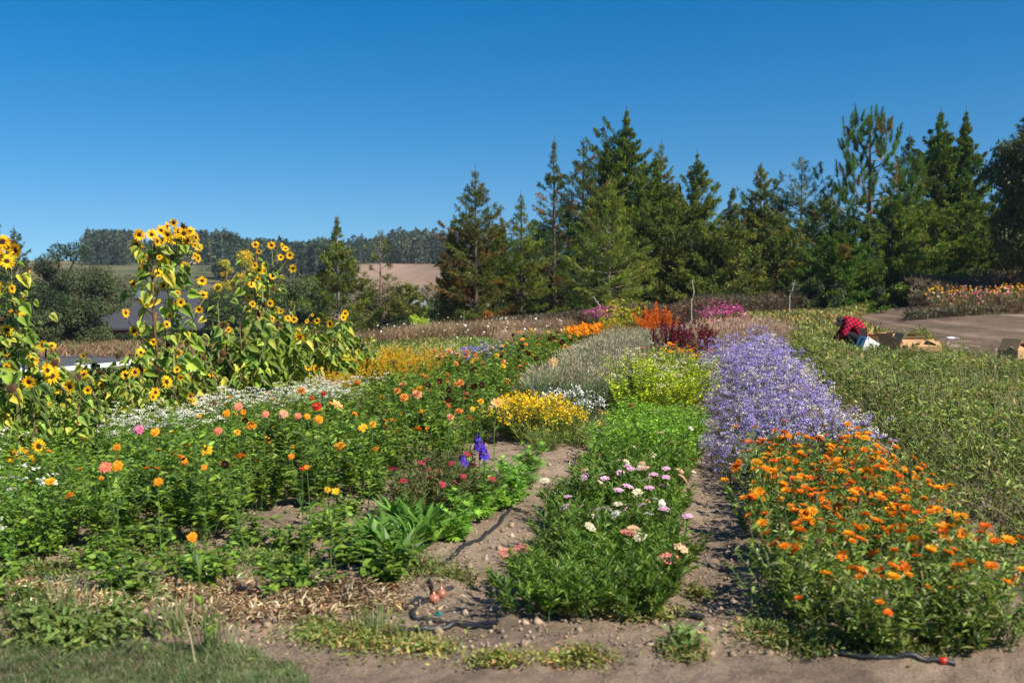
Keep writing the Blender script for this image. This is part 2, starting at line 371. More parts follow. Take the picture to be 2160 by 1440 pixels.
def pine(rs, Ht, Rd, pal, nb=60):
    gt, gc = G(), G(); Rd = Rd * 1.1; tt = np.linspace(0, 1, 8)
    tube1(gt, np.stack([.05 * Ht * .2 * np.sin(tt * 5), 0 * tt, tt * Ht * .95], 1), .017 * Ht * (1 - tt * .9), (.13, .095, .07), 7)
    SP, SD, SL = [], [], []
    for i in range(nb):
        t = .12 + .86 * (i + .5) / nb; L = Rd * (1 - t) ** .62 * rs.uniform(.55, 1.1) + .1; az = i * GA + rs.uniform(-.4, .4)
        o = np.array([math.cos(az), math.sin(az), rs.uniform(.1, .5)]); b = np.array([.05 * Ht * .2 * math.sin(t * 5), 0, t * Ht * .93])
        pts = curve([b, b + o * L * .5, b + o * L * .85 + [0, 0, .22 * L], b + o * L + [0, 0, .55 * L]], 9)
        tube1(gt, pts, np.linspace(.012 + .014 * L, .008, 9), (.24, .18, .13), 4)
        SP.append(pts[-1]); SD.append(unit(np.array([o[0] * .15, o[1] * .15, 1]))); SL.append(rs.uniform(.55, .95))
        for k in range(int(2 + 2.0 * L)):
            s = rs.uniform(.35, 1); p = pts[int(s * 8)]; a2 = rs.uniform(0, 2 * PI); h = rs.uniform(.08, .42)
            q = p + np.array([math.cos(a2) * h, math.sin(a2) * h, h * .4]); tube1(gt, [p, q], [.01, .006], (.2, .15, .1), 3)
            SP.append(q); SD.append(unit(np.array([math.cos(a2) * .45, math.sin(a2) * .45, 1]))); SL.append(rs.uniform(.4, .7))
    SP.append(np.array([0, 0, Ht * .93])); SD.append(np.array([0, 0, 1.])); SL.append(Ht * .09)
    SP, SD, SL = np.array(SP), np.array(SD), np.array(SL); n = len(SP); k = 190; i = np.repeat(np.arange(n), k)
    s = rs.uniform(0, 1, n * k); rd = rdir(rs, n * k); rd = unit(rd - SD[i] * (rd * SD[i]).sum(1)[:, None])
    pos = SP[i] + SD[i] * (SL[i] * s)[:, None]; d = unit(SD[i] * rs.uniform(.4, 1.1, n * k)[:, None] + rd)
    c = pick(rs, n, pal, .2)[i] * (1 + rs.uniform(-.25, .25, (n * k, 1)))
    ln = rs.uniform(.15, .27, n * k) * (1.15 - .65 * s); scatter(gc, NEED, pos, d, rd + .01, np.stack([ln * .13 + .006, ln, ln], 1), np.clip(c * 2.0, 0, 1))
    return gt, gc

def broad(rs, Ht, Rd, pal, nbl=26, nl=14000, leaf=.11, zc=.56, bark=BARK, low=.12, weep=0, rz=None):
    gt, gc = G(), G(); rz = Ht * (1 - low) / 2 if rz is None else rz; cz = Ht - rz; Rd *= 1.2; nl = int(nl * 1.4)
    d = rdir(rs, nbl); r = rs.uniform(.25, .8, nbl)[:, None]; bc = d * r * [Rd, Rd, rz] + [0, 0, cz]; bc[:, 2] = cz + rz * rs.uniform(-.85 if low < .1 else -.6, .72, nbl); br = rs.uniform(.22, .40, nbl) * min(Rd, rz)
    tube1(gt, [(0, 0, 0), (rs.normal(0, .05), rs.normal(0, .05), cz * .6), (0, 0, cz)], [.035 * Ht, .025 * Ht, .012 * Ht], bark, 7)
    for k in range(nbl):
        s = np.array([0, 0, max(.1, min(bc[k, 2] * .7, cz * .7))]); tube1(gt, curve([s, (s + bc[k]) / 2 + rs.normal(0, .1 * Rd, 3) * .5, bc[k] + d[k] * br[k] * .5], 6), np.linspace(.014 * Ht, .004 * Ht, 6), bark, 4)
    i = rs.choice(nbl, nl, p=br ** 2 / (br ** 2).sum()); u = rdir(rs, nl); f = rs.uniform(0, 1, nl) ** .35
    pos = bc[i] + u * (br[i] * (f * 1.0 + (rs.uniform(0, 1, nl) < .12) * rs.uniform(0, .35, nl)))[:, None] * [1, 1, .85]
    if weep: pos[:, 2] -= weep * rs.uniform(0, 1, nl) ** 2 * br[i]
    c = pick(rs, nbl, pal, .15)[i] * (1 + rs.uniform(-.28, .28, (nl, 1))); ln = leaf * rs.uniform(.6, 1.4, nl)
    keep = pos[:, 2] > .02
    c = c * 1.6
    scatter(gc, LEAF, pos[keep], unit(u + rs.normal(0, .7, (nl, 3)) - [0, 0, .3 + weep])[keep], unit(u + rs.normal(0, .6, (nl, 3)) + [0, 0, .5])[keep], np.stack([ln * .9, ln, ln], 1)[keep], np.clip(c, 0, 1)[keep])
    return gt, gc

def tree(fn, seed, name, label, cat, px, top, hw, Y, pal, group=None, mat=None, flat=1.0, **kw):
    rs = np.random.RandomState(seed); x = P(px, 600, Y)[0]; z = float(H(x, Y)) - .05; Ht = P(px, top, Y)[2] - z
    gt, gc = fn(rs, Ht, hw / FPX * Y, pal, **kw)
    r = root(name, label, cat, (x, Y, z), rs.uniform(0, 6.28) if kw.get('tops', 1) == 1 else 0, 1, group)
    part('trunk', gt.mesh('trunk', [M_BARK], True), r)
    part('crown', gc.mesh('crown', [mat or M_NEEDLE]), r)
    return r
OLV = [((.062, .085, .026), 5), ((.085, .10, .03), 2), ((.04, .06, .022), 2)]
DKG = [((.034, .056, .016), 5), ((.05, .07, .018), 2), ((.022, .042, .02), 2)]
CYP = [((.050, .080, .020), 5), ((.070, .10, .022), 2), ((.033, .058, .018), 2)]
BLU = [((.034, .060, .036), 4), ((.05, .075, .035), 2), ((.10, .065, .04), .5)]
RUS = [((.052, .070, .024), 7), ((.10, .062, .026), 1.3), ((.075, .068, .028), 1.5), ((.13, .065, .025), .3)]
YGR = [((.085, .115, .028), 4), ((.06, .09, .028), 3)]
PIN = [((.034, .072, .018), 5), ((.050, .088, .020), 3), ((.09, .075, .03), .7)]
GR = 'conifers in the windbreak behind the field'
K = 'conifer_tree'
T = tree
# windbreak, west to east
T(conifer, 1, K, 'small dark conifer with a thin bare pointed top, left of the sparse one', 'tree', 715, 458, 84, 45, OLV, GR, nb=150, ntw=26, nl=8, prof=1.1, bark=PALE, low=.9, el=(-8, 40))
T(conifer, 2, K, 'small sparse conifer with bare reddish trunk showing between thin branches', 'tree', 803, 488, 66, 46, RUS[:1] + OLV, GR, nb=64, ntw=14, nl=7, prof=.45, low=.5, bark=(.26, .17, .13), t0=.12, leaf=(.18, .05))
T(conifer, 3, K, 'wide rust-tinged redwood with twin tops at the left end of the tall windbreak', 'tree', 1003, 355, 84, 42, RUS, GR, nb=150, ntw=26, nl=8, prof=.62, low=.95, tops=3, leaf=(.17, .045))
T(conifer, 4, K, 'green conifer with a thin feathery top beside the rust-tinged redwood', 'tree', 1100, 408, 66, 43, YGR, GR, nb=120, ntw=20, nl=8, prof=.8, tops=2, leaf=(.17, .045))
T(conifer, 5, K, 'tall narrow bluish conifer with a long spire top', 'tree', 1168, 293, 66, 45, BLU, GR, nb=150, ntw=20, nl=8, prof=.85, leaf=(.17, .05))
T(conifer, 6, K, 'tall narrow conifer with a rounded top beside the long spire', 'tree', 1228, 298, 70, 46, BLU + RUS[1:2], GR, nb=120, ntw=20, nl=8, prof=.5, low=.7, tops=2, leaf=(.17, .05))
T(conifer, 7, K, 'shorter yellow-green conifer with a pale trunk in front of the tallest tree', 'tree', 1285, 385, 84, 39, YGR, GR, nb=150, ntw=24, nl=9, prof=.75, bark=PALE, el=(-5, 60), leaf=(.16, .045))
T(conifer, 8, 'cypress_tree', 'tallest broad dark cypress with upswept branches fanning to the left', 'tree', 1322, 230, 104, 49, CYP + DKG[:1], GR, nb=240, ntw=34, nl=9, prof=.78, el=(14, 52), curl=.10, leaf=(.18, .09), low=.9, tops=3, extra=[(.80, 1.7, 180, 50), (.72, 2.2, 182, 46), (.66, 2.6, 178, 42), (.60, 2.9, 184, 38), (.55, 3.0, 176, 36), (.50, 2.9, 180, 32), (.74, 1.9, 200, 46), (.63, 2.5, 195, 40), (.57, 2.6, 165, 38)])
T(conifer, 9, K, 'thin-topped conifer on the right flank of the tallest cypress', 'tree', 1392, 300, 60, 50, OLV, GR, nb=150, ntw=20, nl=8, prof=.6, leaf=(.16, .045), tops=2)
T(conifer, 10, 'cypress_tree', 'yellow-green cypress with a forked double top', 'tree', 1468, 322, 72, 46, CYP + YGR, GR, nb=150, ntw=24, nl=9, prof=.7, el=(12, 62), leaf=(.17, .08), tops=3)
T(conifer, 11, K, 'slender conifer with a bare wiry top between two broader trees', 'tree', 1545, 393, 48, 44, BLU, GR, nb=110, ntw=16, nl=8, prof=1.1, bark=PALE)
T(conifer, 12, K, 'olive conifer with a blunt brownish top, left of the sparse-topped pair', 'tree', 1602, 348, 74, 47, OLV + RUS[1:2], GR, nb=140, ntw=24, nl=9, prof=.6, leaf=(.16, .08))
T(conifer, 13, K, 'sparse-topped conifer with sky showing through its upper branches', 'tree', 1686, 338, 84, 46, BLU + OLV[:1], GR, nb=120, ntw=16, nl=8, prof=.42, low=.85, tops=2, leaf=(.17, .045), bark=PALE)
T(pine, 14, 'pine_tree', 'open pine with candle-like upturned shoots and pale limbs', 'tree', 1830, 232, 128, 45, PIN, GR, nb=50)
T(conifer, 15, K, 'small-topped dark conifer between the open pine and the twin cypresses', 'tree', 1912, 285, 60, 48, DKG + BLU[:1], GR, nb=140, ntw=22, nl=9, prof=.6)
T(conifer, 16, 'cypress_tree', 'dark green cypress with a rounded dense top, left one of the twin cypresses', 'tree', 1972, 233, 66, 50, DKG + PIN[:1], GR, nb=190, ntw=30, nl=9, prof=.62, el=(8, 55), leaf=(.19, .10), low=.95)
T(conifer, 17, 'cypress_tree', 'dark green cypress with a pointed jagged top, right one of the twin cypresses', 'tree', 2026, 233, 70, 50, DKG + PIN[:1], GR, nb=190, ntw=30, nl=9, prof=.85, el=(8, 55), leaf=(.19, .10), low=.95)
T(broad, 18, 'eucalyptus_tree', 'olive-leaved tree hanging over the right end of the windbreak', 'tree', 2166, 245, 74, 40, [((.075, .088, .028), 4), ((.05, .065, .025), 2)], 'broadleaf trees of the windbreak', mat=M_TREE, nbl=40, nl=26000, leaf=.13, weep=.8)
T(conifer, 31, 'pine_tree', 'dark pine rising behind the olive-leaved tree at the field corner', 'tree', 2165, 222, 60, 46, BLU, GR, nb=120, ntw=20, nl=8, prof=.4)
# second row and low fillers
GF = 'shorter trees filling the windbreak'
fill = [(860, 600, 50, 52, 'small grey-green tree low behind the dry weeds', OLV), (1040, 470, 80, 47, 'rust and green conifer filling in behind the rust-tinged redwood', RUS), (1135, 470, 70, 48, 'green conifer low between the feathery top and the long spire', YGR),
        (1200, 420, 70, 50, 'dark conifer low behind the long spire', DKG), (1360, 430, 90, 46, 'dark cypress filling below the tallest cypress', CYP), (1425, 430, 80, 44, 'olive conifer low between the tallest cypress and the forked one', OLV),
        (1520, 470, 80, 43, 'dense olive conifer below the forked cypress', OLV), (1580, 460, 70, 48, 'dark conifer below the slender wiry top', DKG), (1640, 460, 80, 45, 'olive conifer low between the blunt top and the sparse top', OLV),
        (1740, 420, 84, 49, 'dark pine low to the left of the open pine', PIN), (1770, 500, 80, 42, 'bushy green conifer at the foot of the open pine, left side', PIN), (1880, 430, 90, 44, 'green conifer at the foot of the open pine, right side', CYP),
        (1950, 440, 90, 46, 'green cypress low in front of the left twin cypress', CYP), (2040, 430, 90, 46, 'green cypress low in front of the right twin cypress', CYP), (2110, 420, 80, 47, 'dark conifer in deep shade under the olive-leaved tree', DKG)]
for i, (px, tp, hw, Y, lb, pal) in enumerate(fill):
    T(conifer, 40 + i, K, lb, 'tree', px, tp, hw, Y, pal, GF, nb=110, ntw=26, nl=9, prof=.5, low=1.0, el=(0, 40), leaf=(.18, .08), t0=.02)
# broadleaf trees and bushes down the slope on the left
SHR = [((.055, .075, .030), 4), ((.075, .085, .038), 2)]; SHD = [((.035, .055, .022), 4), ((.05, .07, .03), 2)]; BRT = [((.09, .14, .025), 3)]
GL = 'trees and bushes by the road down the slope'
low = [('oak_tree', 'round-topped green oak rising above the grey bushes on the left', 118, 495, 52, 78, SHD, 9000, .16),
       ('oak_tree', 'broad grey-green oak in front of the dark roof', 178, 560, 84, 64, SHR, 16000, .13),
       ('oak_tree', 'dark oak at the left end of the road', 45, 570, 90, 62, SHD, 13000, .14),
       ('oak_tree', 'dark oak behind the grey-green one, touching the forest edge', 215, 548, 60, 76, SHR, 9000, .15),
       ('bush', 'bright green bush above the ridge of the dark roof', 268, 600, 40, 88, BRT, 5000, .15),
       ('bush', 'grey bush in front of the dark roof corner', 120, 640, 52, 64, SHR, 9000, .11),
       ('bush', 'dark bush beneath the eave of the dark roof', 280, 702, 36, 66, SHD, 4000, .11),
       ('oak_tree', 'dark round tree right of the dark roof', 478, 620, 46, 68, SHD, 8000, .14),
       ('oak_tree', 'grey-green tree behind the single thin sunflower', 480, 605, 60, 70, SHR, 9000, .14),
       ('oak_tree', 'grey-green tree below the yellow poplars', 560, 575, 66, 62, SHR, 10000, .13),
       ('oak_tree', 'leafy tree left of the small dark conifer', 640, 545, 66, 60, SHR + BRT, 11000, .13),
       ('poplar_tree', 'yellowing poplar, the tallest of the group', 508, 506, 32, 105, [((.40, .32, .03), 3), ((.24, .25, .04), 2)], 7000, .2),
       ('poplar_tree', 'shorter yellow and rust poplar beside the tallest poplar', 478, 530, 20, 104, [((.40, .25, .03), 3), ((.26, .25, .04), 2)], 4000, .2),
       ('poplar_tree', 'small yellow poplar on the right of its group', 540, 540, 18, 104, [((.36, .30, .03), 3)], 3000, .2),
       ('eucalyptus_tree', 'pale blue-green tree behind the small dark conifer', 690, 486, 26, 130, [((.07, .10, .07), 3)], 5000, .26),
       ('shrub', 'yellow-leaved shrub beside the bare-trunk conifer', 850, 618, 34, 55, [((.17, .13, .03), 3), ((.08, .10, .03), 2)], 5000, .11),
       ('shrub', 'grey-green shrub below the tan hill', 905, 598, 40, 66, SHR, 5000, .13),
       ('shrub', 'grey twiggy shrub against the left flank of the rust-tinged redwood', 945, 575, 34, 60, SHR, 5000, .12),
       ('shrub', 'bright lime shrub at the edge of the dry weeds', 900, 650, 30, 36, [((.26, .34, .03), 3)], 5000, .07),
       ('bush', 'low green bush at the foot of the bare-trunk conifer', 850, 660, 40, 48, SHD, 5000, .1),
       ('bush', 'low green bush left of the small dark conifer foot', 640, 655, 50, 46, SHR, 6000, .1)]
low += [('bush', lb_, px_, tp_, 62, Y_, pal_, 7000, .13) for px_, tp_, Y_, pal_, lb_ in [
       (10, 640, 56, SHD, 'dark bush at the far left above the road'), (75, 655, 60, SHR, 'grey bush between the far left bush and the roof'), (330, 668, 80, SHR, 'bush behind the tall sunflower stalks'),
       (478, 665, 64, SHD, 'dark bush right of the tallest sunflower stalks'), (505, 665, 62, SHD, 'dark bush between the two tall sunflower groups'), (545, 650, 56, SHD, 'dark bush behind the second tall sunflower group'),
       (610, 640, 54, SHR, 'bush on the right of the second tall sunflower group'), (760, 655, 52, SHD, 'dark bush between the two small conifers'), (330, 575, 120, SHR, 'bush on the slope below the vineyard'), (180, 700, 68, SHR, 'low bush under the left end of the dark roof'), (240, 704, 67, SHD, 'low bush under the middle of the dark roof'), (330, 698, 68, SHR, 'low bush under the right half of the dark roof'), (395, 590, 110, BRT + SHR, 'mixed bush below the vineyard, right of its first bush'),
       (590, 600, 90, SHR, 'tall bush behind the second tall sunflower group'), (690, 580, 80, SHR, 'tall bush behind the small dark conifer'), (780, 600, 75, SHD, 'dark bush behind the bare-trunk conifer'), (960, 620, 50, SHR, 'bush at the foot of the rust-tinged redwood, left side')]]
for i, (nm, lb, px, tp, hw, Y, pal, nl, lf) in enumerate(low):
    nb = 14 if nm == 'poplar_tree' else 26
    T(broad, 80 + i, nm, lb, 'bush' if nm in ('bush', 'shrub') else 'tree', px, tp, hw, Y, pal, GL, mat=M_TREE, nbl=nb, nl=nl, leaf=lf, low=.02)
T(conifer, 19, K, 'feathery conifer at the far left edge above the sunflowers', 'tree', -12, 440, 40, 70, BLU, 'conifers at the left edge', nb=110, nl=7, prof=.6)
T(conifer, 20, K, 'second conifer from the far left edge, with a broad low top', 'tree', 32, 476, 30, 85, BLU, 'conifers at the left edge', nb=90, nl=7, prof=.5, leaf=(.26, .09))
for k, (px, tp, hw, Y, lb) in enumerate([(1745, 585, 46, 41, 'dark bush at the foot of the open pine, left of the dirt track'), (1850, 590, 56, 42, 'dark bush at the start of the dirt track'), (1690, 600, 44, 41, 'light green leafy bush behind the leaning pale stick'), (2140, 590, 50, 42, 'dark bush behind the flower bed across the track')]):
    T(broad, 120 + k, 'bush', lb, 'bush', px, tp, hw, Y, BRT + SHR if k == 2 else SHD, 'bushes along the windbreak foot', mat=M_TREE, nbl=20, nl=8000, leaf=.085, low=.0)

# far forest on the ridge: one mass
def forest():
    rs = np.random.RandomState(5); g = G(); gt = G()
    prof_x = [150, 180, 200, 275, 300, 340, 400, 470, 520, 560, 620, 680, 740, 790, 850, 880, 940, 980, 1040]
    prof_y = [560, 492, 490, 490, 515, 505, 497, 492, 508, 506, 515, 508, 512, 505, 492, 490, 496, 505, 510]
    low_x = [150, 240, 260, 385, 460, 740, 800, 900, 960, 1040]; low_y = [585, 578, 556, 545, 580, 590, 582, 564, 560, 560]
    for k in range(1150):
        u = rs.uniform(175, 1050); tp = np.interp(u, prof_x, prof_y) + rs.uniform(-6, 12) - (rs.uniform() < .12) * rs.uniform(3, 12)
        y0 = 215 if 455 < u < 745 else (318 if u < 745 else 330); y = 440 - (440 - y0) * rs.uniform(0, 1) ** 1.3
        x = P(u, 500, y)[0]; z = float(H(x, y)); top = P(u, tp, y)[2]; h = rs.uniform(10, 19); h = min(h, max(top - z, 3)) if y < 400 else max(top - z, 3); z0 = z
        con = rs.uniform() < .6; n = 230; rad = h * (rs.uniform(.11, .18) if con else rs.uniform(.18, .3))
        c0 = np.array([.055, .080, .058]) * rs.uniform(.7, 1.4) if con or rs.uniform() < .6 else np.array([.10, .11, .06]) * rs.uniform(.7, 1.3)
        t = rs.uniform(0, 1, n); d = rdir(rs, n); rr = rad * ((1 - t) ** .8 if con else np.sqrt(np.clip(1 - (2 * t - .9) ** 2, 0, 1))) * rs.uniform(.5, 1.1, n)
        pos = np.stack([x + d[:, 0] * rr, y + d[:, 1] * rr, z0 + h * t * .98], 1)
        ln = h * .07 * rs.uniform(.6, 1.4, n)
        scatter(g, LEAF, pos, unit(d + [0, 0, .2]), unit(d * .7 + [0, 0, .7] + rs.normal(0, .4, (n, 3))), np.stack([ln * 1.3, ln, ln], 1), c0 * (1 + rs.uniform(-.3, .3, (n, 1))))
    o = part('distant_forest', g.mesh('distant_forest', [M_NEEDLE])); setp(o, 'dark bluish-green conifer wood along the far ridge', 'forest', kind='stuff')
forest()
# ------------------------------------------------------------------ flower heads (facing +Z, origin at the receptacle)
PET = tri([(0, 0, 0), (.5, .35, .07), (.42, .8, .02), (0, 1, -.05), (-.42, .8, .02), (-.5, .35, .07), (0, .45, 0)], [(0, 1, 6), (1, 2, 6), (2, 3, 6), (3, 4, 6), (4, 5, 6), (5, 0, 6)])
SPET = tri([(0, 0, 0), (.5, .4, .05), (.25, .75, .0), (0, 1, -.06), (-.25, .75, 0), (-.5, .4, .05), (0, .45, -.02)], [(0, 1, 6), (1, 2, 6), (2, 3, 6), (3, 4, 6), (4, 5, 6), (5, 0, 6)])
HEX = tri([(0, 0, .25)] + [(math.cos(k * PI / 3) * .5, math.sin(k * PI / 3) * .5, 0) for k in range(6)], [(0, k + 1, (k + 1) % 6 + 1) for k in range(6)])
GRN = (.07, .13, .03)
def petals(g, rs, n, r0, ln, wd, el, pal, off=0, T=PET, z=0, jit=.1):
    az = off + np.arange(n) * 2 * PI / n + rs.normal(0, .08, n); e = R(el) + rs.normal(0, jit, n)
    d = np.stack([np.cos(az) * np.cos(e), np.sin(az) * np.cos(e), np.sin(e)], 1)
    up = np.stack([-np.cos(az) * np.sin(e), -np.sin(az) * np.sin(e), np.cos(e)], 1)
    L = ln * rs.uniform(.85, 1.12, n)
    scatter(g, T, np.stack([np.cos(az) * r0, np.sin(az) * r0, 0 * az + z], 1), d, up, np.stack([0 * L + wd, L, L], 1), pick(rs, n, pal, .1), 0)
def dome(g, rs, r, h, col, col2=None, seg=12, z=0):
    V = [(0, 0, z + h)]; F = []; K = [col2 or col]
    for j, (q, hz) in enumerate([(.45, .93), (.8, .6), (1, 0)]):
        for k in range(seg):
            a = k * 2 * PI / seg; V.append((math.cos(a) * r * q, math.sin(a) * r * q, z + h * hz)); K.append((col2 or col) if j == 0 else col)
    for k in range(seg): F.append((0, 1 + k, 1 + (k + 1) % seg))
    for j in range(2):
        for k in range(seg):
            a, b = 1 + j * seg + k, 1 + j * seg + (k + 1) % seg; F += [(a, a + seg, b + seg), (a, b + seg, b)]
    K = np.array(K) * rs.uniform(.7, 1.3, (len(K), 1)); g.add(V, F, K)
def calyx(g, r=.012, ln=.014, st=.05, col=GRN):
    tube1(g, [(0, 0, -st), (0, 0, -.004)], [.0022, .004], col, 4); rs = np.random.RandomState(1); petals(g, rs, 8, r * .3, ln, ln * .5, 5, [(col, 1)], z=-.004, T=SPET)
def headmesh(fn, *a, **k):
    g = G(); fn(g, *a, **k); return g.mesh('flower_head', [M_PETAL])
def f_calendula(g, rs, c1, c2, r=.032):
    calyx(g); petals(g, rs, 17, .007, r * .85, .009, 12, [(c1, 1)]); petals(g, rs, 14, .006, r * .68, .009, 30, [(c1, 1)], .2, z=.002); dome(g, rs, r * .26, r * .14, c2, z=.003)
def f_dahlia(g, rs, c1, c2, r=.04, rings=4):
    calyx(g)
    for k in range(rings):
        t = k / max(rings - 1, 1); petals(g, rs, int(15 - 5 * t), .006, r * (1 - .45 * t), r * .34, 5 + 62 * t, [(c1, 3), (c2, 1 + 2 * t)], k * .3, z=.003 * k)
def f_pom(g, rs, c1, c2, r=.032):
    n = 90; d = rdir(rs, n, .15); d = d[d[:, 2] > -.6]; calyx(g)
    scatter(g, PET, d * r * .45, unit(d + rs.normal(0, .1, d.shape)), rdir(rs, len(d)), np.tile([r * .42, r * .62, r * .6], (len(d), 1)), pick(rs, len(d), [(c1, 3), (c2, 1)], .2))
def f_zinnia(g, rs, c1, c2, r=.038):
    calyx(g); 
    for k in range(4): petals(g, rs, 16 - 2 * k, .006, r * (1 - .2 * k), .012, -4 + 13 * k, [(c1, 1)], k * .2, z=.004 * k)
    dome(g, rs, r * .22, r * .2, c2, z=.012)
def f_star(g, rs, c1, c2, r=.055):
    calyx(g); petals(g, rs, 9, .006, r, .017, 8, [(c1, 2), (c2, 1)]); petals(g, rs, 9, .006, r * .8, .015, 25, [(c1, 2), (c2, 1)], .3); dome(g, rs, .01, .008, (.55, .3, .03))
def f_sun(g, rs, c1, c2, r=.062, dr=.023):
    tube1(g, [(0, 0, -.05), (0, 0, -.004)], [.006, .01], (.16, .2, .06), 5)
    petals(g, rs, 14, dr * .7, dr * 1.2, .016, 10, [((.09, .15, .03), 1)], z=-.008, T=SPET)
    petals(g, rs, 17, dr * .8, r - dr * .8, .017, 4, [(c1, 3), (c2, 1)], T=SPET, jit=.22); petals(g, rs, 15, dr * .8, (r - dr * .8) * .88, .016, 16, [(c1, 3), (c2, 1)], .18, T=SPET, z=.002, jit=.25)
def f_disc(g, rs, dr=.023):
    n = 110; a = np.arange(n) * GA; q = np.sqrt((np.arange(n) + .5) / n) * dr * 1.05
    c = np.where((q / dr > .62)[:, None], [[.13, .05, .012]], [[.05, .022, .01]]) * rs.uniform(.6, 1.5, (n, 1)); dome(g, rs, dr, .006, (.07, .03, .01))
    scatter(g, HEX, np.stack([np.cos(a) * q, np.sin(a) * q, .0065 - .004 * (q / dr) ** 2], 1), np.stack([np.cos(a), np.sin(a), 0 * a], 1), np.tile([0, 0, 1.], (n, 1)), np.tile([.005, .005, .01], (n, 1)), c)
def f_seed(g, rs, r=.032):
    tube1(g, [(0, 0, -.06), (0, 0, -.01)], [.006, .012], (.2, .17, .07), 5); dome(g, rs, r, r * .5, (.11, .06, .03), (.07, .035, .02), 14); petals(g, rs, 16, r * .9, r * .95, r * .4, 30, [((.16, .15, .05), 2), ((.30, .18, .05), 1)], T=SPET, z=-.005, jit=.4)
    n = 90; a = np.arange(n) * GA; q = np.sqrt((np.arange(n) + .5) / n) * r
    scatter(g, HEX, np.stack([np.cos(a) * q, np.sin(a) * q, .53 * r - .44 * r * (q / r) ** 2], 1), np.stack([np.cos(a), np.sin(a), 0 * a], 1), np.tile([0, 0, 1.], (n, 1)), np.tile([r * .19, r * .19, r * .44], (n, 1)), pick(rs, n, [((.12, .06, .03), 1)], .4))
def f_umbel(g, rs, c1, c2, r=.034):
    n = 38; a = np.arange(n) * GA; q = np.sqrt((np.arange(n) + .5) / n) * r
    P0 = np.stack([np.cos(a) * q, np.sin(a) * q, .010 - .25 * q * q / r], 1); k = 12
    tubes(g, np.stack([np.tile([0, 0, -.03], (k, 1)), P0[::3][:k] - [0, 0, .004]], 1), np.full((k, 2), .0012), (.1, .15, .05), 3); tube1(g, [(0, 0, -.10), (0, 0, -.03)], .0018, (.1, .15, .05), 3)
    scatter(g, HEX, P0 + rs.normal(0, .0015, P0.shape), rdir(rs, n) * [1, 1, .1], unit(rs.normal(0, .25, (n, 3)) + [0, 0, 1.]), np.tile([.0125, .0125, .016], (n, 1)), pick(rs, n, [(c1, 3), (c2, 1)], .15))
rs0 = np.random.RandomState(3)
ORA, ORB = (.88, .26, .006), (.80, .17, .006)
HD = {
 'cal': [headmesh(f_calendula, rs0, c, (.45, .13, .01), r) for c, r in ((ORA, .031), (ORB, .028), ((.92, .36, .01), .034), (ORA, .023))],
 'cal2': [headmesh(f_calendula, rs0, (.90, .40, .01), (.6, .25, .01), r) for r in (.035, .03)],
 'maroon': [headmesh(f_pom, rs0, (.055, .004, .008), (.12, .006, .012), .036) for _ in range(2)],
 'orange': [headmesh(f_dahlia, rs0, (.85, .30, .05), (.85, .42, .12), .04) for _ in range(2)],
 'peach': [headmesh(f_dahlia, rs0, (.85, .45, .22), (.85, .36, .18), .042), headmesh(f_star, rs0, (.86, .45, .12), (.9, .6, .25))],
 'yellow': [headmesh(f_dahlia, rs0, (.90, .52, .03), (.90, .62, .06), .038), headmesh(f_star, rs0, (.90, .50, .02), (.9, .6, .04), .042)],
 'small': [headmesh(f_calendula, rs0, (.88, .45, .02), (.6, .3, .02), .022), headmesh(f_calendula, rs0, (.85, .30, .02), (.5, .2, .02), .018)],
 'red': [headmesh(f_zinnia, rs0, (.55, .03, .015), (.5, .35, .05), .03)],
 'zorange': [headmesh(f_zinnia, rs0, (.90, .36, .02), (.7, .4, .03), .042)],
 'zpink': [headmesh(f_zinnia, rs0, (.80, .22, .42), (.7, .4, .2), .045)],
 'zcoral': [headmesh(f_zinnia, rs0, (.85, .26, .17), (.8, .45, .1), .045), headmesh(f_zinnia, rs0, (.88, .50, .32), (.8, .45, .1), .045)],
 'sun': [headmesh(f_sun, rs0, (.93, .60, .012), (.90, .46, .008), r, d) for r, d in ((.068, .022), (.062, .019), (.072, .025))],
 'seed': [headmesh(f_seed, rs0, r) for r in (.032, .027, .037)],
 'ypink': [headmesh(f_umbel, rs0, (.78, .42, .62), (.8, .55, .68), .030)], 'ypeach': [headmesh(f_umbel, rs0, (.80, .48, .30), (.75, .55, .35), .032)],
 'ycoral': [headmesh(f_umbel, rs0, (.80, .24, .20), (.82, .34, .26), .042)], 'yred': [headmesh(f_umbel, rs0, (.36, .04, .06), (.42, .10, .08), .026)],
 'ycream': [headmesh(f_umbel, rs0, (.75, .70, .50), (.7, .6, .4), .030)], 'ywhite': [headmesh(f_umbel, rs0, (.8, .8, .72), (.75, .75, .6), .028)],
 'daisy': [headmesh(f_calendula, rs0, (.82, .82, .78), (.7, .5, .03), .019)],
 'ydaisy': [headmesh(f_calendula, rs0, (.90, .66, .02), (.8, .5, .02), .016)],
 'spent': [headmesh(f_seed, rs0, .013)],
 'cosmos': [headmesh(f_star, rs0, (.72, .04, .30), (.78, .15, .42), .034)],
}
for m_, d_ in zip(HD['sun'], (.022, .019, .025)): DISC[m_.name] = headmesh(f_disc, rs0, d_); DISC[m_.name].name = 'disc'
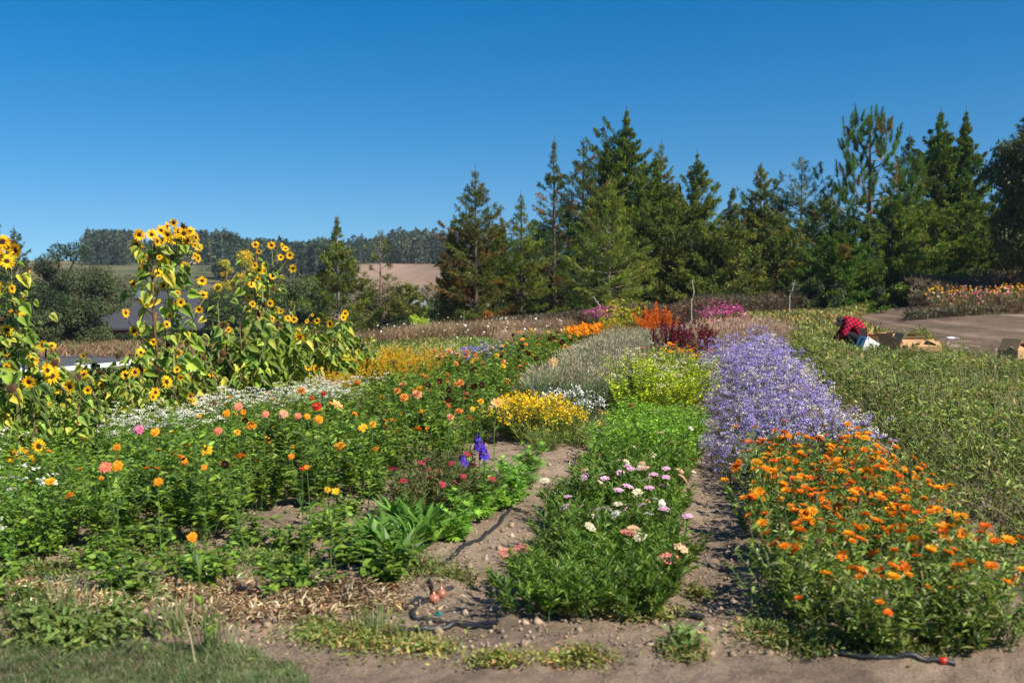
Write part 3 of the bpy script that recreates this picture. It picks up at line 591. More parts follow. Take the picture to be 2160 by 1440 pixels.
# ------------------------------------------------------------------ plants
def stems(rs, n, h, r0, r1, k=5, hv=.25, bend=.15):
    a = rs.uniform(0, 2 * PI, n); q = np.sqrt(rs.uniform(0, 1, n)); b = np.stack([np.cos(a) * q * r0, np.sin(a) * q * r0, 0 * a], 1)
    e = np.stack([np.cos(a) * q * r1, np.sin(a) * q * r1, h * (1 - hv * rs.uniform(0, 1, n)) * (1 - .22 * q ** 2)], 1) + rs.normal(0, .02, (n, 3))
    t = np.linspace(0, 1, k)[None, :, None]; mid = rs.normal(0, bend * h * .3, (n, 1, 3)) * [1, 1, .3]
    p = b[:, None] * (1 - t) + e[:, None] * t + mid * (4 * t * (1 - t)); p[:, :, :2] -= (e - b)[:, None, :2] * (t * (1 - t)) * .5
    return p
def along(p, i, t):
    k = p.shape[1] - 1; u = t * k; j = np.minimum(u.astype(int), k - 1); f = (u - j)[:, None]
    return p[i, j] * (1 - f) + p[i, j + 1] * f, unit(p[i, j + 1] - p[i, j])
def herb(seed, n=14, h=.5, r0=.08, r1=.25, nl=300, T=LEAF6, ls=(.05, .09), lw=.5, pal=((( .06, .13, .02), 1),), up=.25, t0=.12, srad=.003, scol=(.08, .13, .04), hv=.3, tp=1.0, droop=0):
    rs = np.random.RandomState(seed); p = stems(rs, n, h, r0, r1, hv=hv); g = G()
    tubes(g, p, np.linspace(srad, srad * .5, 5)[None] * rs.uniform(.7, 1.3, (n, 1)), scol, 3)
    i = rs.randint(0, n, nl); t = t0 + (1 - t0) * rs.uniform(0, 1, nl) ** tp; pos, ax = along(p, i, t)
    a = rs.uniform(0, 2 * PI, nl); rad = np.stack([np.cos(a), np.sin(a), 0 * a], 1); d = unit(rad + ax * rs.uniform(up - .3, up + .5, nl)[:, None] - [0, 0, droop])
    L = rs.uniform(ls[0], ls[1], nl) * (1.15 - .45 * t); c = pick(rs, nl, pal, .22)
    scatter(g, T, pos, d, unit(np.array([0, 0, 1.]) + rs.normal(0, .35, (nl, 3))), np.stack([L * lw * 2, L, L], 1), c)
    return dict(g=g, tips=p[:, -1], td=unit(p[:, -1] - p[:, -2]), rs=rs)
def fin(d, mat=None, name='foliage', blossom=None):
    d['mesh'] = d.pop('g').mesh(name, [mat or M_LEAF])
    if blossom is not None: d['bl'] = blossom.mesh('blossoms', [M_PETAL])
    return d
def place(d, name, label, cat, x, y, rz, sc, group, heads=None, nh=0, rs=None, face=None, blname='blossoms'):
    r = root(name, label, cat, (x, y, float(HG(x, y)) - .01), rz, sc, group); part('foliage', d['mesh'], r)
    if 'bl' in d: part(blname, d['bl'], r)
    if heads and nh:
        idx = rs.choice(len(d['tips']), min(nh, len(d['tips'])), replace=False)
        for q in idx:
            kind = heads[rs.randint(len(heads))]; ms = HD[kind]; dr = unit(d['td'][q] + rs.normal(0, .35, 3) + [0, 0, .5])
            if face is not None: dr = unit(dr + np.array(face))
            part('flower_head', ms[rs.randint(len(ms))], r, head_matrix(d['tips'][q] + [0, 0, .015], dr, rs.uniform(.8, 1.12), rs.uniform(0, 6)))
    return r
def addheads(r, lst, rs=None):
    pass

GD = [((.088, .150, .018), 4), ((.145, .22, .030), 3), ((.045, .09, .018), 1.5)]            # deep green
GC = [((.12, .185, .026), 4), ((.17, .235, .045), 3), ((.25, .25, .11), 1.5), ((.05, .10, .025), 2)]  # calendula green
GZ = [((.10, .185, .022), 4), ((.155, .24, .03), 3), ((.05, .10, .02), 1.5)]
GY = [((.085, .165, .020), 4), ((.14, .22, .035), 3), ((.05, .11, .02), 1), ((.20, .22, .06), .5)]
# -- calendula bed
rs = np.random.RandomState(11)
CAL = [fin(herb(200 + k, n=26, h=.43, r0=.10, r1=.27, nl=620, ls=(.035, .075), lw=.24, pal=GC, up=.7, scol=(.13, .18, .06))) for k in range(4)]
def zone(t, names): return names[min(int(t * len(names)), len(names) - 1)]
rows = 11
for i in range(rows):
    Y = 4.12 + i * .355
    for j, c in enumerate((.47, .74, 1.02, 1.28)):
        if i == 0 and j == 0: c = .56
        x = XR(c, Y) + rs.normal(0, .05); y = Y + rs.normal(0, .05)
        lb = 'bushy orange calendula plant %s, %s' % (zone(i / rows, ['near end of the orange bed', 'midway along the orange bed', 'far end, against the asters']), ['on the path side', 'second from the path', 'second from the tomatoes', 'on the tomato side'][j])
        place(CAL[rs.randint(4)], 'calendula_plant', lb, 'flower plant', x, y, rs.uniform(0, 6), rs.uniform(.85, 1.1) * (.95 if i == 0 else 1), 'calendula plants in the orange bed', ['cal'] * 6 + ['cal2', 'spent'], [7, 10, 12, 13, 14, 14, 14, 14, 14, 13, 11][i], rs)
# -- purple asters
def aster(seed, h, pals, n=40, r1=.32, ntuft=105, nfl=12, fs=.0125):
    d = herb(seed, n=n, h=h, r0=.14, r1=r1, nl=260, T=LEAF, ls=(.03, .06), lw=.2, pal=[((.10, .13, .05), 3), ((.14, .12, .07), 2), ((.06, .10, .03), 2)], up=.7, scol=(.15, .12, .06), hv=.5)
    rs = d['rs']; b = G(); i = rs.randint(0, n, ntuft); base = d['tips'][i] + rs.normal(0, .03, (ntuft, 3)) - [0, 0, .0]; base[:, 2] -= rs.uniform(0, 1, ntuft) ** 2.5 * h * .4
    out = base[:, :2] / r1; nn = unit(np.stack([out[:, 0] * .5, out[:, 1] * .5, 0 * out[:, 0] + 1], 1))
    j = np.repeat(np.arange(ntuft), nfl); pos = base[j] + rs.normal(0, .016, (len(j), 3)) * [1, 1, .5]; tc = pick(rs, ntuft, pals, .12)
    scatter(b, HEX, pos, rdir(rs, len(j)), unit(nn[j] + rs.normal(0, .45, (len(j), 3))), rs.uniform(.7, 1.3, (len(j), 1)) * [fs, fs, fs * 1.2], np.clip(tc[j] * rs.uniform(.75, 1.2, (len(j), 1)), 0, 1))
    return fin(d, blossom=b)
PUR = [((.42, .36, .72), 6), ((.30, .24, .60), 4), ((.76, .72, .62), 2.6)]; PWH = [((.38, .32, .70), 2), ((.76, .74, .62), 3)]
AST = [aster(230 + k, .52, PUR) for k in range(4)]; ASW = [aster(240 + k, .48, PWH) for k in range(2)]
rows = 24
for i in range(rows):
    Y = 8.05 + i * .40
    for j, c in enumerate((.33, .60, .86, 1.10, 1.30)):
        if rs.uniform() < .07 or (j == 4 and i > 19): continue
        wh = (j == 4 and rs.uniform() < .85) or (j == 3 and rs.uniform() < .45) or rs.uniform() < .1
        lb = '%s aster clump %s, %s' % ('cream and lavender' if wh else 'lavender purple', zone(i / rows, ['just behind the orange bed', 'midway along the purple bed', 'in its far half', 'at its far end']), ['along the bare path', 'second from the path', 'middle of the bed', 'second from the tomatoes', 'along the tomatoes'][j])
        place((ASW if wh else AST)[rs.randint(2 if wh else 4)], 'aster_plant', lb, 'flower plant', XR(c, Y) + rs.normal(0, .05), Y + rs.normal(0, .06), rs.uniform(0, 6), rs.uniform(.66, 1.2) * (1 + .008 * i) * (.86, 1.02, 1.08, .98, .78)[j], 'asters in the purple bed')
for k, (px, py, Y) in enumerate([(1510, 985, 7.9), (1525, 940, 8.0), (1500, 950, 8.3)]):
    x = P(px, py, Y)[0]; place(AST[k], 'aster_plant', 'low lavender aster spilling onto the bare path beside the calendulas', 'flower plant', x + .1, Y - .35 * (k == 0), k, .7, 'asters in the purple bed')
# -- yarrow bed
YAR = [fin(herb(250 + k, n=34, h=.27, r0=.13, r1=.24, nl=1300, T=LEAF, ls=(.03, .075), lw=.14, pal=GY, up=.9, tp=.8, scol=(.09, .15, .05), hv=.5)) for k in range(4)]
rows = 14
for i in range(rows):
    Y = 4.55 + i * .30
    for j, c in enumerate((-.73, -.50, -.28)):
        if i > 11: continue
        hd = [['ycoral', 'ypeach'], ['ypink', 'ypeach', 'ycream', 'ywhite'], ['ypink', 'ypeach', 'ypeach', 'ycream'], ['yred', 'ypeach', 'ycream']][min(i // 3, 3)] if i > 0 else ['ycoral']
        nh = [0, 0, 1, 2, 3, 4, 4, 3, 3, 2, 2, 1, 1, 1][i] if rs.uniform() < .85 else 0
        lb = 'feathery yarrow, %s, %s' % (zone(i / rows, ['near end of its bed', 'nearer half of its bed', 'pink-headed part of its bed', 'next to the bright green plants']), ['on the yellow clump side', 'in the centre', 'on the orange bed side'][j])
        place(YAR[rs.randint(4)], 'yarrow_plant', lb, 'flower plant', XR(c, Y) + rs.normal(0, .04), Y + rs.normal(0, .04), rs.uniform(0, 6), rs.uniform(.9, 1.15), 'yarrow plants in the feathery bed', hd, nh, rs)
def single(px, py, Y, kind, h=.3, label='', name='flower', sc=1, seed=0, dirv=(0, -.2, 1)):
    """One bloom on its own stem at a photo position."""
    p = P(px, py, Y); z0 = float(HG(p[0], Y)); g = G(); rs = np.random.RandomState(seed + int(px)); b = np.array([p[0] + rs.normal(0, .03), Y + .05, z0])
    pts = curve([b, (b + p) / 2 + rs.normal(0, .012, 3), p], 7); tube1(g, pts, np.linspace(.004, .0025, 7), (.09, .15, .04), 4); n = 9; i = np.zeros(n, int); t = rs.uniform(.1, .8, n); pos, ax = along(pts[None], i, t)
    scatter(g, LEAF6, pos, unit(rdir(rs, n) * [1, 1, .4] + ax * .5), np.tile([0, 0, 1.], (n, 1)), np.tile([.05, .08, .08], (n, 1)), pick(rs, n, GD, .2))
    r = root(name, label, 'flower', (0, 0, 0)); part('stem', g.mesh('stem', [M_LEAF]), r); ms = HD[kind]; part('flower_head', ms[seed % len(ms)], r, head_matrix(p, unit(np.array(dirv, float)), sc, seed)); return r
single(1410, 1178, 4.75, 'ycoral', label='large coral yarrow head on the path side of the feathery bed', name='yarrow_flower', sc=1.3)
single(1100, 1155, 5.0, 'ycoral', label='coral yarrow head at the left edge of the feathery bed, right one of the pair', name='yarrow_flower', sc=1.0, seed=1)
single(1070, 1165, 4.9, 'ycoral', label='coral yarrow head at the left edge of the feathery bed, left one of the pair', name='yarrow_flower', sc=1.1, seed=2)
for k, (px, py) in enumerate([(1330, 985), (1378, 997), (1405, 985), (1405, 1003), (1305, 1030), (1370, 1025), (1275, 1005), (1400, 1070), (1450, 1085)]):
    single(px, py + 4, (1.55 - .33) * 2100 / (py - 590), 'ypink', label='pink yarrow head standing above the feathery foliage' + [' near the middle', ', one of the close pink group', ', topmost of the close pink group', ', lowest of the close pink group', ' left of centre', ' below the pink group', ' beside the coral head', ' low near the path', ' leaning over the path'][k], name='yarrow_flower', sc=.95, seed=k)
# bright green feverfew and lime shrub
BG = [((.14, .26, .02), 4), ((.19, .32, .03), 3), ((.08, .18, .02), 2)]; LM = [((.27, .34, .02), 4), ((.36, .40, .03), 3), ((.12, .18, .02), 2)]
FEV = [fin(herb(260 + k, n=30, h=.33, r0=.16, r1=.28, nl=620, T=LEAF6, ls=(.03, .055), lw=.42, pal=BG, up=.4)) for k in range(3)]
for i in range(8):
    for j, c in enumerate((-.74, -.44, -.16)):
        Y = 8.2 + i * .32; place(FEV[rs.randint(3)], 'feverfew_plant', 'bright green plant %s, %s' % (zone(i / 8, ['behind the feathery yarrow', 'between the yarrow and the lime shrub', 'at the foot of the lime shrub']), ['on the white daisy side', 'in the middle', 'on the purple aster side'][j]), 'flower plant', XR(c, Y), Y, rs.uniform(0, 6), rs.uniform(.85, 1.15), 'bright green plants behind the yarrow', ['yred', 'ypeach', 'ywhite'], 1 if rs.uniform() < .45 else 0, rs)
def lime(seed):
    d = herb(seed, n=60, h=.62, r0=.12, r1=.42, nl=2600, T=LEAF6, ls=(.03, .055), lw=.42, pal=LM, up=.4, hv=.45, tp=.6); rs = d['rs']; b = G(); nt_ = 42
    i = rs.randint(0, 60, nt_); base = d['tips'][i] + rs.normal(0, .03, (nt_, 3)) + [0, 0, .02]; j = np.repeat(np.arange(nt_), 9); pos = base[j] + rs.normal(0, .018, (len(j), 3)) * [1, 1, .4]
    scatter(b, HEX, pos, rdir(rs, len(j)), unit(rs.normal(0, .4, (len(j), 3)) + [0, 0, 1.]), np.full((len(j), 3), .014), pick(rs, len(j), [((.70, .62, .42), 3), ((.45, .38, .22), 2), ((.75, .74, .6), 2)], .2)); return fin(d, blossom=b)
LIM = [lime(270), lime(271)]
for k, (c, Y, lb) in enumerate([(-.72, 11.1, 'lime mound with cream flowers, nearest one beside the grey lavender'), (-.25, 11.2, 'lime mound with cream flowers, nearest one beside the asters'), (-.5, 11.9, 'lime mound with cream flowers, in the middle of its group'), (-.85, 12.5, 'lime mound with cream flowers, farthest one beside the grey lavender'), (-.2, 12.5, 'lime mound with cream flowers, farthest one beside the asters')]):
    place(LIM[k % 2], 'lime_shrub', lb, 'shrub', XR(c, Y), Y, k, rs.uniform(1.12, 1.25), 'lime green mounds in the middle bed')
# -- spiky plants
def spikes(seed, n, h, r1, col, pal, sl=.25, sr=.03, nfl=60, leafn=200, lpal=GD, w=.02, ls=(.05, .1)):
    d = herb(seed, n=n, h=h, r0=.1, r1=r1, nl=leafn, T=LEAF6, ls=ls, lw=.3, pal=lpal, up=.6, hv=.45, tp=1.3); rs = d['rs']; b = G(); i = np.repeat(np.arange(n), nfl); t = rs.uniform(0, 1, len(i))
    a = rs.uniform(0, 2 * PI, len(i)); L = sl * rs.uniform(.6, 1.1, n)[i]; rr = sr * (1 - t * .8)
    pos = d['tips'][i] + d['td'][i] * ((t - .35) * L)[:, None] + np.stack([np.cos(a) * rr, np.sin(a) * rr, 0 * a], 1) * rs.uniform(.2, 1, (len(i), 1))
    scatter(b, LEAF, pos, unit(np.stack([np.cos(a), np.sin(a), 1 + 0 * a], 1)), rdir(rs, len(i)), np.full((len(i), 3), w) * rs.uniform(.7, 1.3, (len(i), 1)), pick(rs, len(i), pal, .2) if len(pal) else col); return fin(d, blossom=b)
ARE = [spikes(280 + k, 26, .86, .30, None, [((.16, .012, .03), 4), ((.25, .03, .05), 2), ((.09, .01, .02), 2)], .4, .028, 70, 200, [((.12, .03, .03), 2), ((.10, .12, .03), 1)], .032) for k in range(2)]
for k, (c, Y, s) in enumerate([(-.75, 17.6, .95), (-.35, 17.4, 1.0), (.02, 17.7, 1.0), (-.6, 18.4, 1.05), (-.1, 18.3, 1.1), (-.9, 16.6, .6)]):
    place(ARE[k % 2], 'amaranth_plant', 'dark red plumed amaranth ' + ['nearest the grey grass', 'at the middle front of the dark red group', 'nearest the aster path', 'at the back left of the dark red group', 'tallest at the back of the dark red group', 'small and low, apart from the dark red group'][k], 'flower plant', XR(c + .06, Y), Y, k, s * .78, 'dark red amaranths')
ORM = [spikes(284 + k, 26, .95, .38, None, [((.72, .18, .015), 4), ((.60, .12, .02), 2), ((.8, .3, .03), 1)], .35, .04, 70, 160, GD, .045) for k in range(2)]
for k, (px, Y, s) in enumerate([(1358, 24, 1.0), (1385, 24.6, 1.12), (1408, 24.2, .95), (1370, 25.4, .95)]):
    place(ORM[k % 2], 'amaranth_plant', 'tall rusty orange amaranth ' + ['on the side of the yellow dill', 'highest in the middle of the orange group', 'above the dark red plumes', 'behind the others of the orange group'][k], 'flower plant', P(px, 700, Y)[0], Y, k, s * .76, 'rusty orange amaranths')
CEL = [spikes(288 + k, 34, .50, .34, None, [((.72, .46, .02), 5), ((.80, .34, .03), 1.3), ((.78, .26, .08), .6), ((.42, .42, .03), 3)], .26, .015, 44, 260, [((.22, .28, .03), 3), ((.12, .20, .03), 2)], .022) for k in range(3)]
rows = 7
for i in range(rows):
    for j, c in enumerate((-4.62, -4.2, -3.8)):
        Y = 13.4 + i * .28; place(CEL[rs.randint(3)], 'celosia_plant', 'yellow plumed celosia %s, %s' % (zone(i / rows, ['at the near end of the golden patch', 'in the middle of the golden patch', 'at the far end of the golden patch']), ['on the sunflower side', 'in the centre row', 'on the dahlia side'][j]), 'flower plant', XR(c, Y), Y, rs.uniform(0, 6), rs.uniform(.72, 1.0), 'golden celosias beyond the white flowers')
for k, (px, py, Y) in enumerate([(705, 815, 12.2), (690, 808, 12.3), (720, 812, 12.1)]):
    x = P(px, 840, Y)[0]; o = place(CEL[2], 'celosia_plant', 'coral orange celosia between the white flowers and the golden patch, ' + ['front one', 'left one', 'right one'][k], 'flower plant', x, Y, k, .75, 'coral celosias')
AS2 = aster(246, .42, [((.34, .26, .70), 5), ((.7, .6, .8), 1)], fs=.018)
for i in range(7):
    for j, c in enumerate((-4.15, -3.85, -3.55)):
        Y = 15.6 + i * .5; place(AS2, 'aster_plant', 'lavender aster in the patch behind the golden celosia, %s, %s' % (zone(i / 7, ['near end', 'middle', 'far end']), ['field side', 'centre', 'dahlia side'][j]), 'flower plant', XR(c, Y), Y, rs.uniform(0, 6), .9, 'small purple patch behind the celosia')
# -- grey lavender grass
def lav(seed, n=520, h=.52, r=.36, pal=(((.25, .34, .17), 4), ((.33, .41, .23), 2), ((.16, .27, .10), 2)), tip=(.40, .35, .23), r0=.14, bw=.006, hv=.35):
    rs = np.random.RandomState(seed); g = G(); p = stems(rs, n, h, r0, r, k=4, hv=hv, bend=.1); tubes(g, p, np.linspace(bw * .3, bw * .22, 4)[None] * np.ones((n, 1)), pick(rs, n, pal, .2), 3)
    m = n * 3; i = rs.randint(0, n, m); t = rs.uniform(.05, .6, m); pos, ax = along(p, i, t); scatter(g, NEED, pos, unit(ax + rs.normal(0, .3, (m, 3))), rdir(rs, m), np.stack([0 * t + bw * 1.2, rs.uniform(.06, .14, m), 0 * t + .1], 1), pick(rs, m, pal, .2))
    scatter(g, LEAF, p[:, -1] - p[:, -1] * 0, unit(p[:, -1] - p[:, -2]), rdir(rs, n), np.tile([.018, .05, .05], (n, 1)), pick(rs, n, [(tip, 1)], .25)); return dict(mesh=g.mesh('foliage', [M_DRY]), tips=p[:, -1], td=0)
LAV = [lav(300), lav(301), lav(302)]
rows = 17
for i in range(rows):
    Y = 11.6 + i * .56
    for j, c in enumerate((-1.75, -1.4, -1.08)):
        if i < 1 and j == 2: continue
        place(LAV[rs.randint(3)], 'lavender_plant', 'grey-green lavender tuft %s, %s' % (zone(i / rows, ['behind the white daisies', 'in the nearer half of the grey bed', 'in the farther half of the grey bed', 'by the orange amaranth']), ['on the dahlia side', 'in the centre', 'on the lime mound side'][j]), 'plant', XR(c, Y) + rs.normal(0, .05), Y, rs.uniform(0, 6), rs.uniform(.9, 1.15), 'grey-green lavender tufts')
MIST = [lav(305, 700, .55, .5, [((.46, .32, .22), 3), ((.52, .39, .26), 2)], (.52, .36, .26), .3, .005, .4)]
for k, (px, Y) in enumerate([(1515, 19), (1560, 19.6), (1600, 20.5), (1540, 21), (1625, 22), (1580, 22.5), (1500, 22)]):
    place(MIST[0], 'misty_grass', 'misty brown grass clump behind the purple asters, ' + ['nearest the dark red amaranth', 'second from the amaranth in front', 'third along the asters', 'behind the first clump', 'farthest toward the tomato field', 'middle of the back row', 'left of the back row'][k], 'grass clump', P(px, 700, Y)[0], Y, k, 1.3, 'misty brown grass clumps')
for k, (px, Y) in enumerate([(1075, 22.5), (1110, 22.8), (1145, 23)]):
    place(MIST[0], 'misty_grass', 'misty brown grass clump behind the maroon dahlias, ' + ['left', 'middle', 'right'][k] + ' one of three', 'grass clump', P(px, 700, Y)[0], Y, k, .75, 'brown grass behind the dahlias')
# ------------------------------------------------------------------ dahlia bed
DAH = [fin(herb(310 + k, n=24, h=.56, r0=.10, r1=.28, nl=680, ls=(.04, .09), lw=.34, pal=GD, up=.45, scol=(.10, .14, .04), hv=.45, t0=.2)) for k in range(4)]
rs = np.random.RandomState(21)
ys = []; y = 5.75
while y < 22.5: ys.append(y); y += .40 + .012 * y
for i, Y in enumerate(ys):
    for j, c in enumerate((-3.45, -3.05, -2.65, -2.28) if Y < 19 else (-3.5, -2.9)):
        if (Y < 6.3 and j == 2) or (Y < 7.1 and j == 3): continue
        if Y < 8.5: hd, nh = ['small', 'small', 'small', 'small', 'zorange'], rs.randint(1, 5)
        elif Y < 11.5: hd, nh = ['orange', 'peach', 'yellow', 'small', 'small'], rs.randint(1, 4)
        elif Y < 15: hd, nh = ['orange', 'maroon', 'yellow', 'small', 'peach'], rs.randint(2, 5)
        else: hd, nh = ['maroon', 'orange', 'small', 'yellow'], rs.randint(2, 5)
        lb = '%s, %s' % (zone(i / len(ys), ['bushy dahlia with few yellow blooms, near end of its row', 'dahlia with yellow and orange blooms, nearer half of its row', 'dahlia with orange and maroon blooms, middle of its row', 'dahlia with maroon blooms, far end of its row']), ['zinnia side', 'second from the zinnias', 'second from the lavender', 'lavender side'][j])
        place(DAH[rs.randint(4)], 'dahlia_plant', lb, 'flower plant', XR(c, Y) + rs.normal(0, .07), Y + rs.normal(0, .06), rs.uniform(0, 6), rs.uniform(.78, 1.14) * (.95 if Y > 15 else 1) * (.88 if j == 3 else 1), 'dahlias in the long row', hd, nh, rs, face=(0, -.5, .1))
def bloom(px, py, Y, kind, sc, lb, seed, dirv=(0, -.8, .6)):
    Yn = (1.55 - (.50 if py < 780 else .60 if py < 900 else .54)) * 2100 / (py - 590); sc = sc * min(1.1, Yn / Y); Y = min(Y, Yn)
    return single(px, py, Y, kind, label=lb, name='dahlia_flower' if kind in ('maroon', 'orange', 'peach', 'yellow') else 'zinnia_flower', sc=sc * (.62 if py > 860 else .82), seed=seed, dirv=dirv)
for k, (px, py, Y, kd, sc, lb) in enumerate([
    (903, 812, 12.5, 'maroon', 1.3, 'maroon ball dahlia above the orange ones, leftmost of its cluster'), (928, 803, 12.8, 'maroon', 1.1, 'small maroon ball dahlia at the top of its cluster'), (947, 822, 12.0, 'maroon', 1.3, 'maroon ball dahlia just right of the orange bloom'),
    (1000, 815, 12.6, 'maroon', 1.4, 'maroon ball dahlia, left one of the close pair'), (1016, 812, 12.7, 'maroon', 1.3, 'maroon ball dahlia, right one of the close pair'), (945, 843, 11.5, 'maroon', 1.3, 'maroon ball dahlia lowest of its cluster'), (978, 816, 12.4, 'maroon', 1.1, 'maroon ball dahlia behind the large peach bloom'),
    (972, 808, 12.1, 'orange', 1.4, 'large soft orange dahlia beside the close maroon pair'), (880, 832, 11.4, 'peach', 1.6, 'star-shaped golden peach dahlia left of the maroon cluster'), (852, 838, 11.3, 'orange', 1.5, 'orange dahlia left of the golden star-shaped one'), (838, 824, 11.8, 'orange', 1.3, 'small orange dahlia near the golden celosia'),
    (1047, 850, 11.2, 'peach', 1.5, 'pale peach dahlia at the lavender side of its row'), (1014, 847, 11.4, 'yellow', 1.2, 'yellow dahlia below the close maroon pair'), (997, 862, 10.8, 'yellow', 1.1, 'yellow dahlia left of the lowest peach one'), (950, 880, 10.0, 'peach', 1.4, 'orange-yellow dahlia hanging sideways low in the row'),
    (1168, 764, 17.0, 'peach', 2.0, 'large pale orange star dahlia near the lavender'), (1131, 757, 17.5, 'maroon', 1.5, 'maroon dahlia left of the large star dahlia'), (1115, 746, 18.5, 'maroon', 1.4, 'maroon dahlia in the far row, second from left'),
    (1159, 714, 23.0, 'maroon', 1.7, 'maroon dahlia against the marigolds, leftmost of three'), (1168, 713, 23.0, 'maroon', 1.7, 'maroon dahlia against the marigolds, middle of three'), (1186, 722, 22.0, 'maroon', 2.2, 'large maroon dahlia against the marigolds, rightmost of three'),
    (668, 857, 9.2, 'red', 1.7, 'bright red zinnia in front of the white flowers'), (682, 830, 10.4, 'red', 1.2, 'small red zinnia among the white flowers, upper one'), (657, 841, 10.0, 'red', 1.1, 'small red zinnia among the white flowers, lower one'),
    (560, 873, 8.8, 'zcoral', 1.2, 'coral zinnia in the row of coral heads, left end'), (598, 873, 8.8, 'zcoral', 1.5, 'large coral zinnia in the middle of the coral heads'), (628, 877, 8.7, 'zcoral', 1.2, 'coral zinnia at the right of the coral heads'), (648, 878, 8.6, 'zorange', 1.1, 'orange zinnia beside the coral heads'),
    (672, 884, 8.5, 'zorange', 1.5, 'golden zinnia right of the coral heads'), (293, 906, 7.3, 'zpink', 1.4, 'pink zinnia at the foot of the sunflowers'), (327, 911, 7.2, 'zorange', 1.3, 'golden orange zinnia right of the pink one'), (246, 943, 6.9, 'zorange', 1.1, 'golden zinnia on a leaning stem under the sunflowers'),
    (222, 985, 6.3, 'zcoral', 1.5, 'large coral zinnia low at the sunflower edge'), (248, 982, 6.4, 'zorange', 1.4, 'orange zinnia touching the large coral one'), (502, 857, 9.3, 'zcoral', 1.2, 'salmon zinnia above the white flowers'), (477, 872, 8.7, 'zorange', 1.3, 'golden zinnia in the white flowers'),
    (460, 908, 7.9, 'zcoral', 1.2, 'peach zinnia above the yellow dahlia'), (437, 950, 6.7, 'yellow', 1.5, 'large yellow dahlia cup in the front mass of leaves'), (500, 912, 7.7, 'yellow', 1.2, 'yellow bloom right of the peach zinnia'), (517, 887, 8.1, 'maroon', 1.2, 'crimson bloom on a tall stem at the white flowers'), (475, 979, 6.3, 'maroon', 1.2, 'dark maroon bloom low in the front leaves'),
    (766, 902, 8.6, 'yellow', 1.6, 'large yellow dahlia, left of two in mid row'), (786, 895, 8.7, 'yellow', 1.4, 'large yellow dahlia, right of two in mid row'), (405, 1132, 5.3, 'zorange', 1.1, 'single golden bloom lying low near the front edge'), (333, 1016, 5.9, 'zorange', 1.1, 'golden zinnia in the nearest leaves'),
    (708, 1036, 6.6, 'yellow', 1.0, 'golden bloom in the pair nearest the bare path'), (690, 1033, 6.7, 'yellow', .9, 'smaller golden bloom in the pair nearest the bare path'), (647, 985, 6.9, 'small', 1.5, 'orange bloom above the small red one'), (614, 962, 7.1, 'zorange', .9, 'orange-yellow zinnia right in the front mass'),
    (637, 988, 6.9, 'red', .7, 'small red bloom beside the orange one in the front mass'), (430, 985, 6.5, 'zorange', .8, 'small orange bloom near the dark maroon one')]):
    bloom(px, py, Y, kd, sc, lb, k)
# -- zinnias, white lace flowers
ZIN = [fin(herb(330 + k, n=26, h=.46, r0=.12, r1=.29, nl=680, ls=(.035, .08), lw=.36, pal=GZ, up=.25, hv=.5)) for k in range(3)]
for i in range(13):
    Y = 5.5 + i * .33
    for j, c in enumerate((-5.0, -4.6, -4.2, -3.82)):
        if Y < 6.3 and j == 0: continue
        place(ZIN[rs.randint(3)], 'zinnia_plant', 'leafy zinnia plant %s, %s' % (zone(i / 13, ['at the near end of its bed', 'midway along its bed', 'running into the white flowers']), ['at the sunflowers', 'second from the sunflowers', 'second from the dahlias', 'at the dahlias'][j]), 'flower plant', XR(c, Y) + rs.normal(0, .06), Y + rs.normal(0, .05), rs.uniform(0, 6), rs.uniform(.85, 1.1), 'zinnias below the sunflowers', ['small', 'small', 'small', 'red'], rs.randint(0, 2) if Y < 8.5 else 3, rs)
def lace(seed, h=.5, nt_=56, fs=.012, leaf=GZ):
    d = herb(seed, n=36, h=h, r0=.14, r1=.30, nl=420, T=LEAF6, ls=(.04, .08), lw=.2, pal=leaf, up=.6, hv=.25); rs = d['rs']; b = G(); i = rs.randint(0, 36, nt_); base = d['tips'][i] + rs.normal(0, .035, (nt_, 3)) * [1, 1, .5] + [0, 0, .01]
    j = np.repeat(np.arange(nt_), 12); pos = base[j] + rs.normal(0, .017, (len(j), 3)) * [1, 1, .25]
    scatter(b, HEX, pos, rdir(rs, len(j)), unit(rs.normal(0, .3, (len(j), 3)) + [0, 0, 1.]), rs.uniform(.7, 1.3, (len(j), 1)) * [fs, fs, fs], pick(rs, len(j), [((.84, .83, .74), 4), ((.70, .70, .50), 1)], .1)); return fin(d, blossom=b)
LAC = [lace(340 + k, .5 + .06 * k, 46) for k in range(3)]
for i in range(11):
    Y = 8.5 + i * .31
    for j, c in enumerate((-4.85, -4.5, -4.15, -3.9)):
        if (j == 3 and Y < 10.0) or (j == 2 and Y < 9.2) or (j == 0 and Y > 10.6) or rs.uniform() < .12: continue
        place(LAC[rs.randint(3)], 'lace_flower_plant', 'white lace flowers %s, %s' % (zone(i / 11, ['at the near end of the white patch', 'in the middle of the white patch', 'by the golden celosias']), ['at the sunflowers', 'second from the sunflowers', 'second from the dahlias', 'at the dahlias'][j]), 'flower plant', XR(c, Y) + rs.normal(0, .06), Y + rs.normal(0, .05), rs.uniform(0, 6), rs.uniform(.68, .9), 'white lace flowers in front of the sunflowers')
for k, (px, py) in enumerate([(262, 975), (300, 1000), (340, 985), (395, 960), (285, 955)]):
    Y = 1.55 * 2100 / (py - 590); place(LAC[k % 3], 'lace_flower_plant', 'white lace flower clump at the foot of the sunflowers by the pink zinnia', 'flower plant', P(px, py, Y)[0], Y, k, .85, 'white lace flowers by the pink zinnia')
LA2 = lace(345, .36, 16, .016, [((.09, .20, .03), 3), ((.12, .25, .04), 2)])
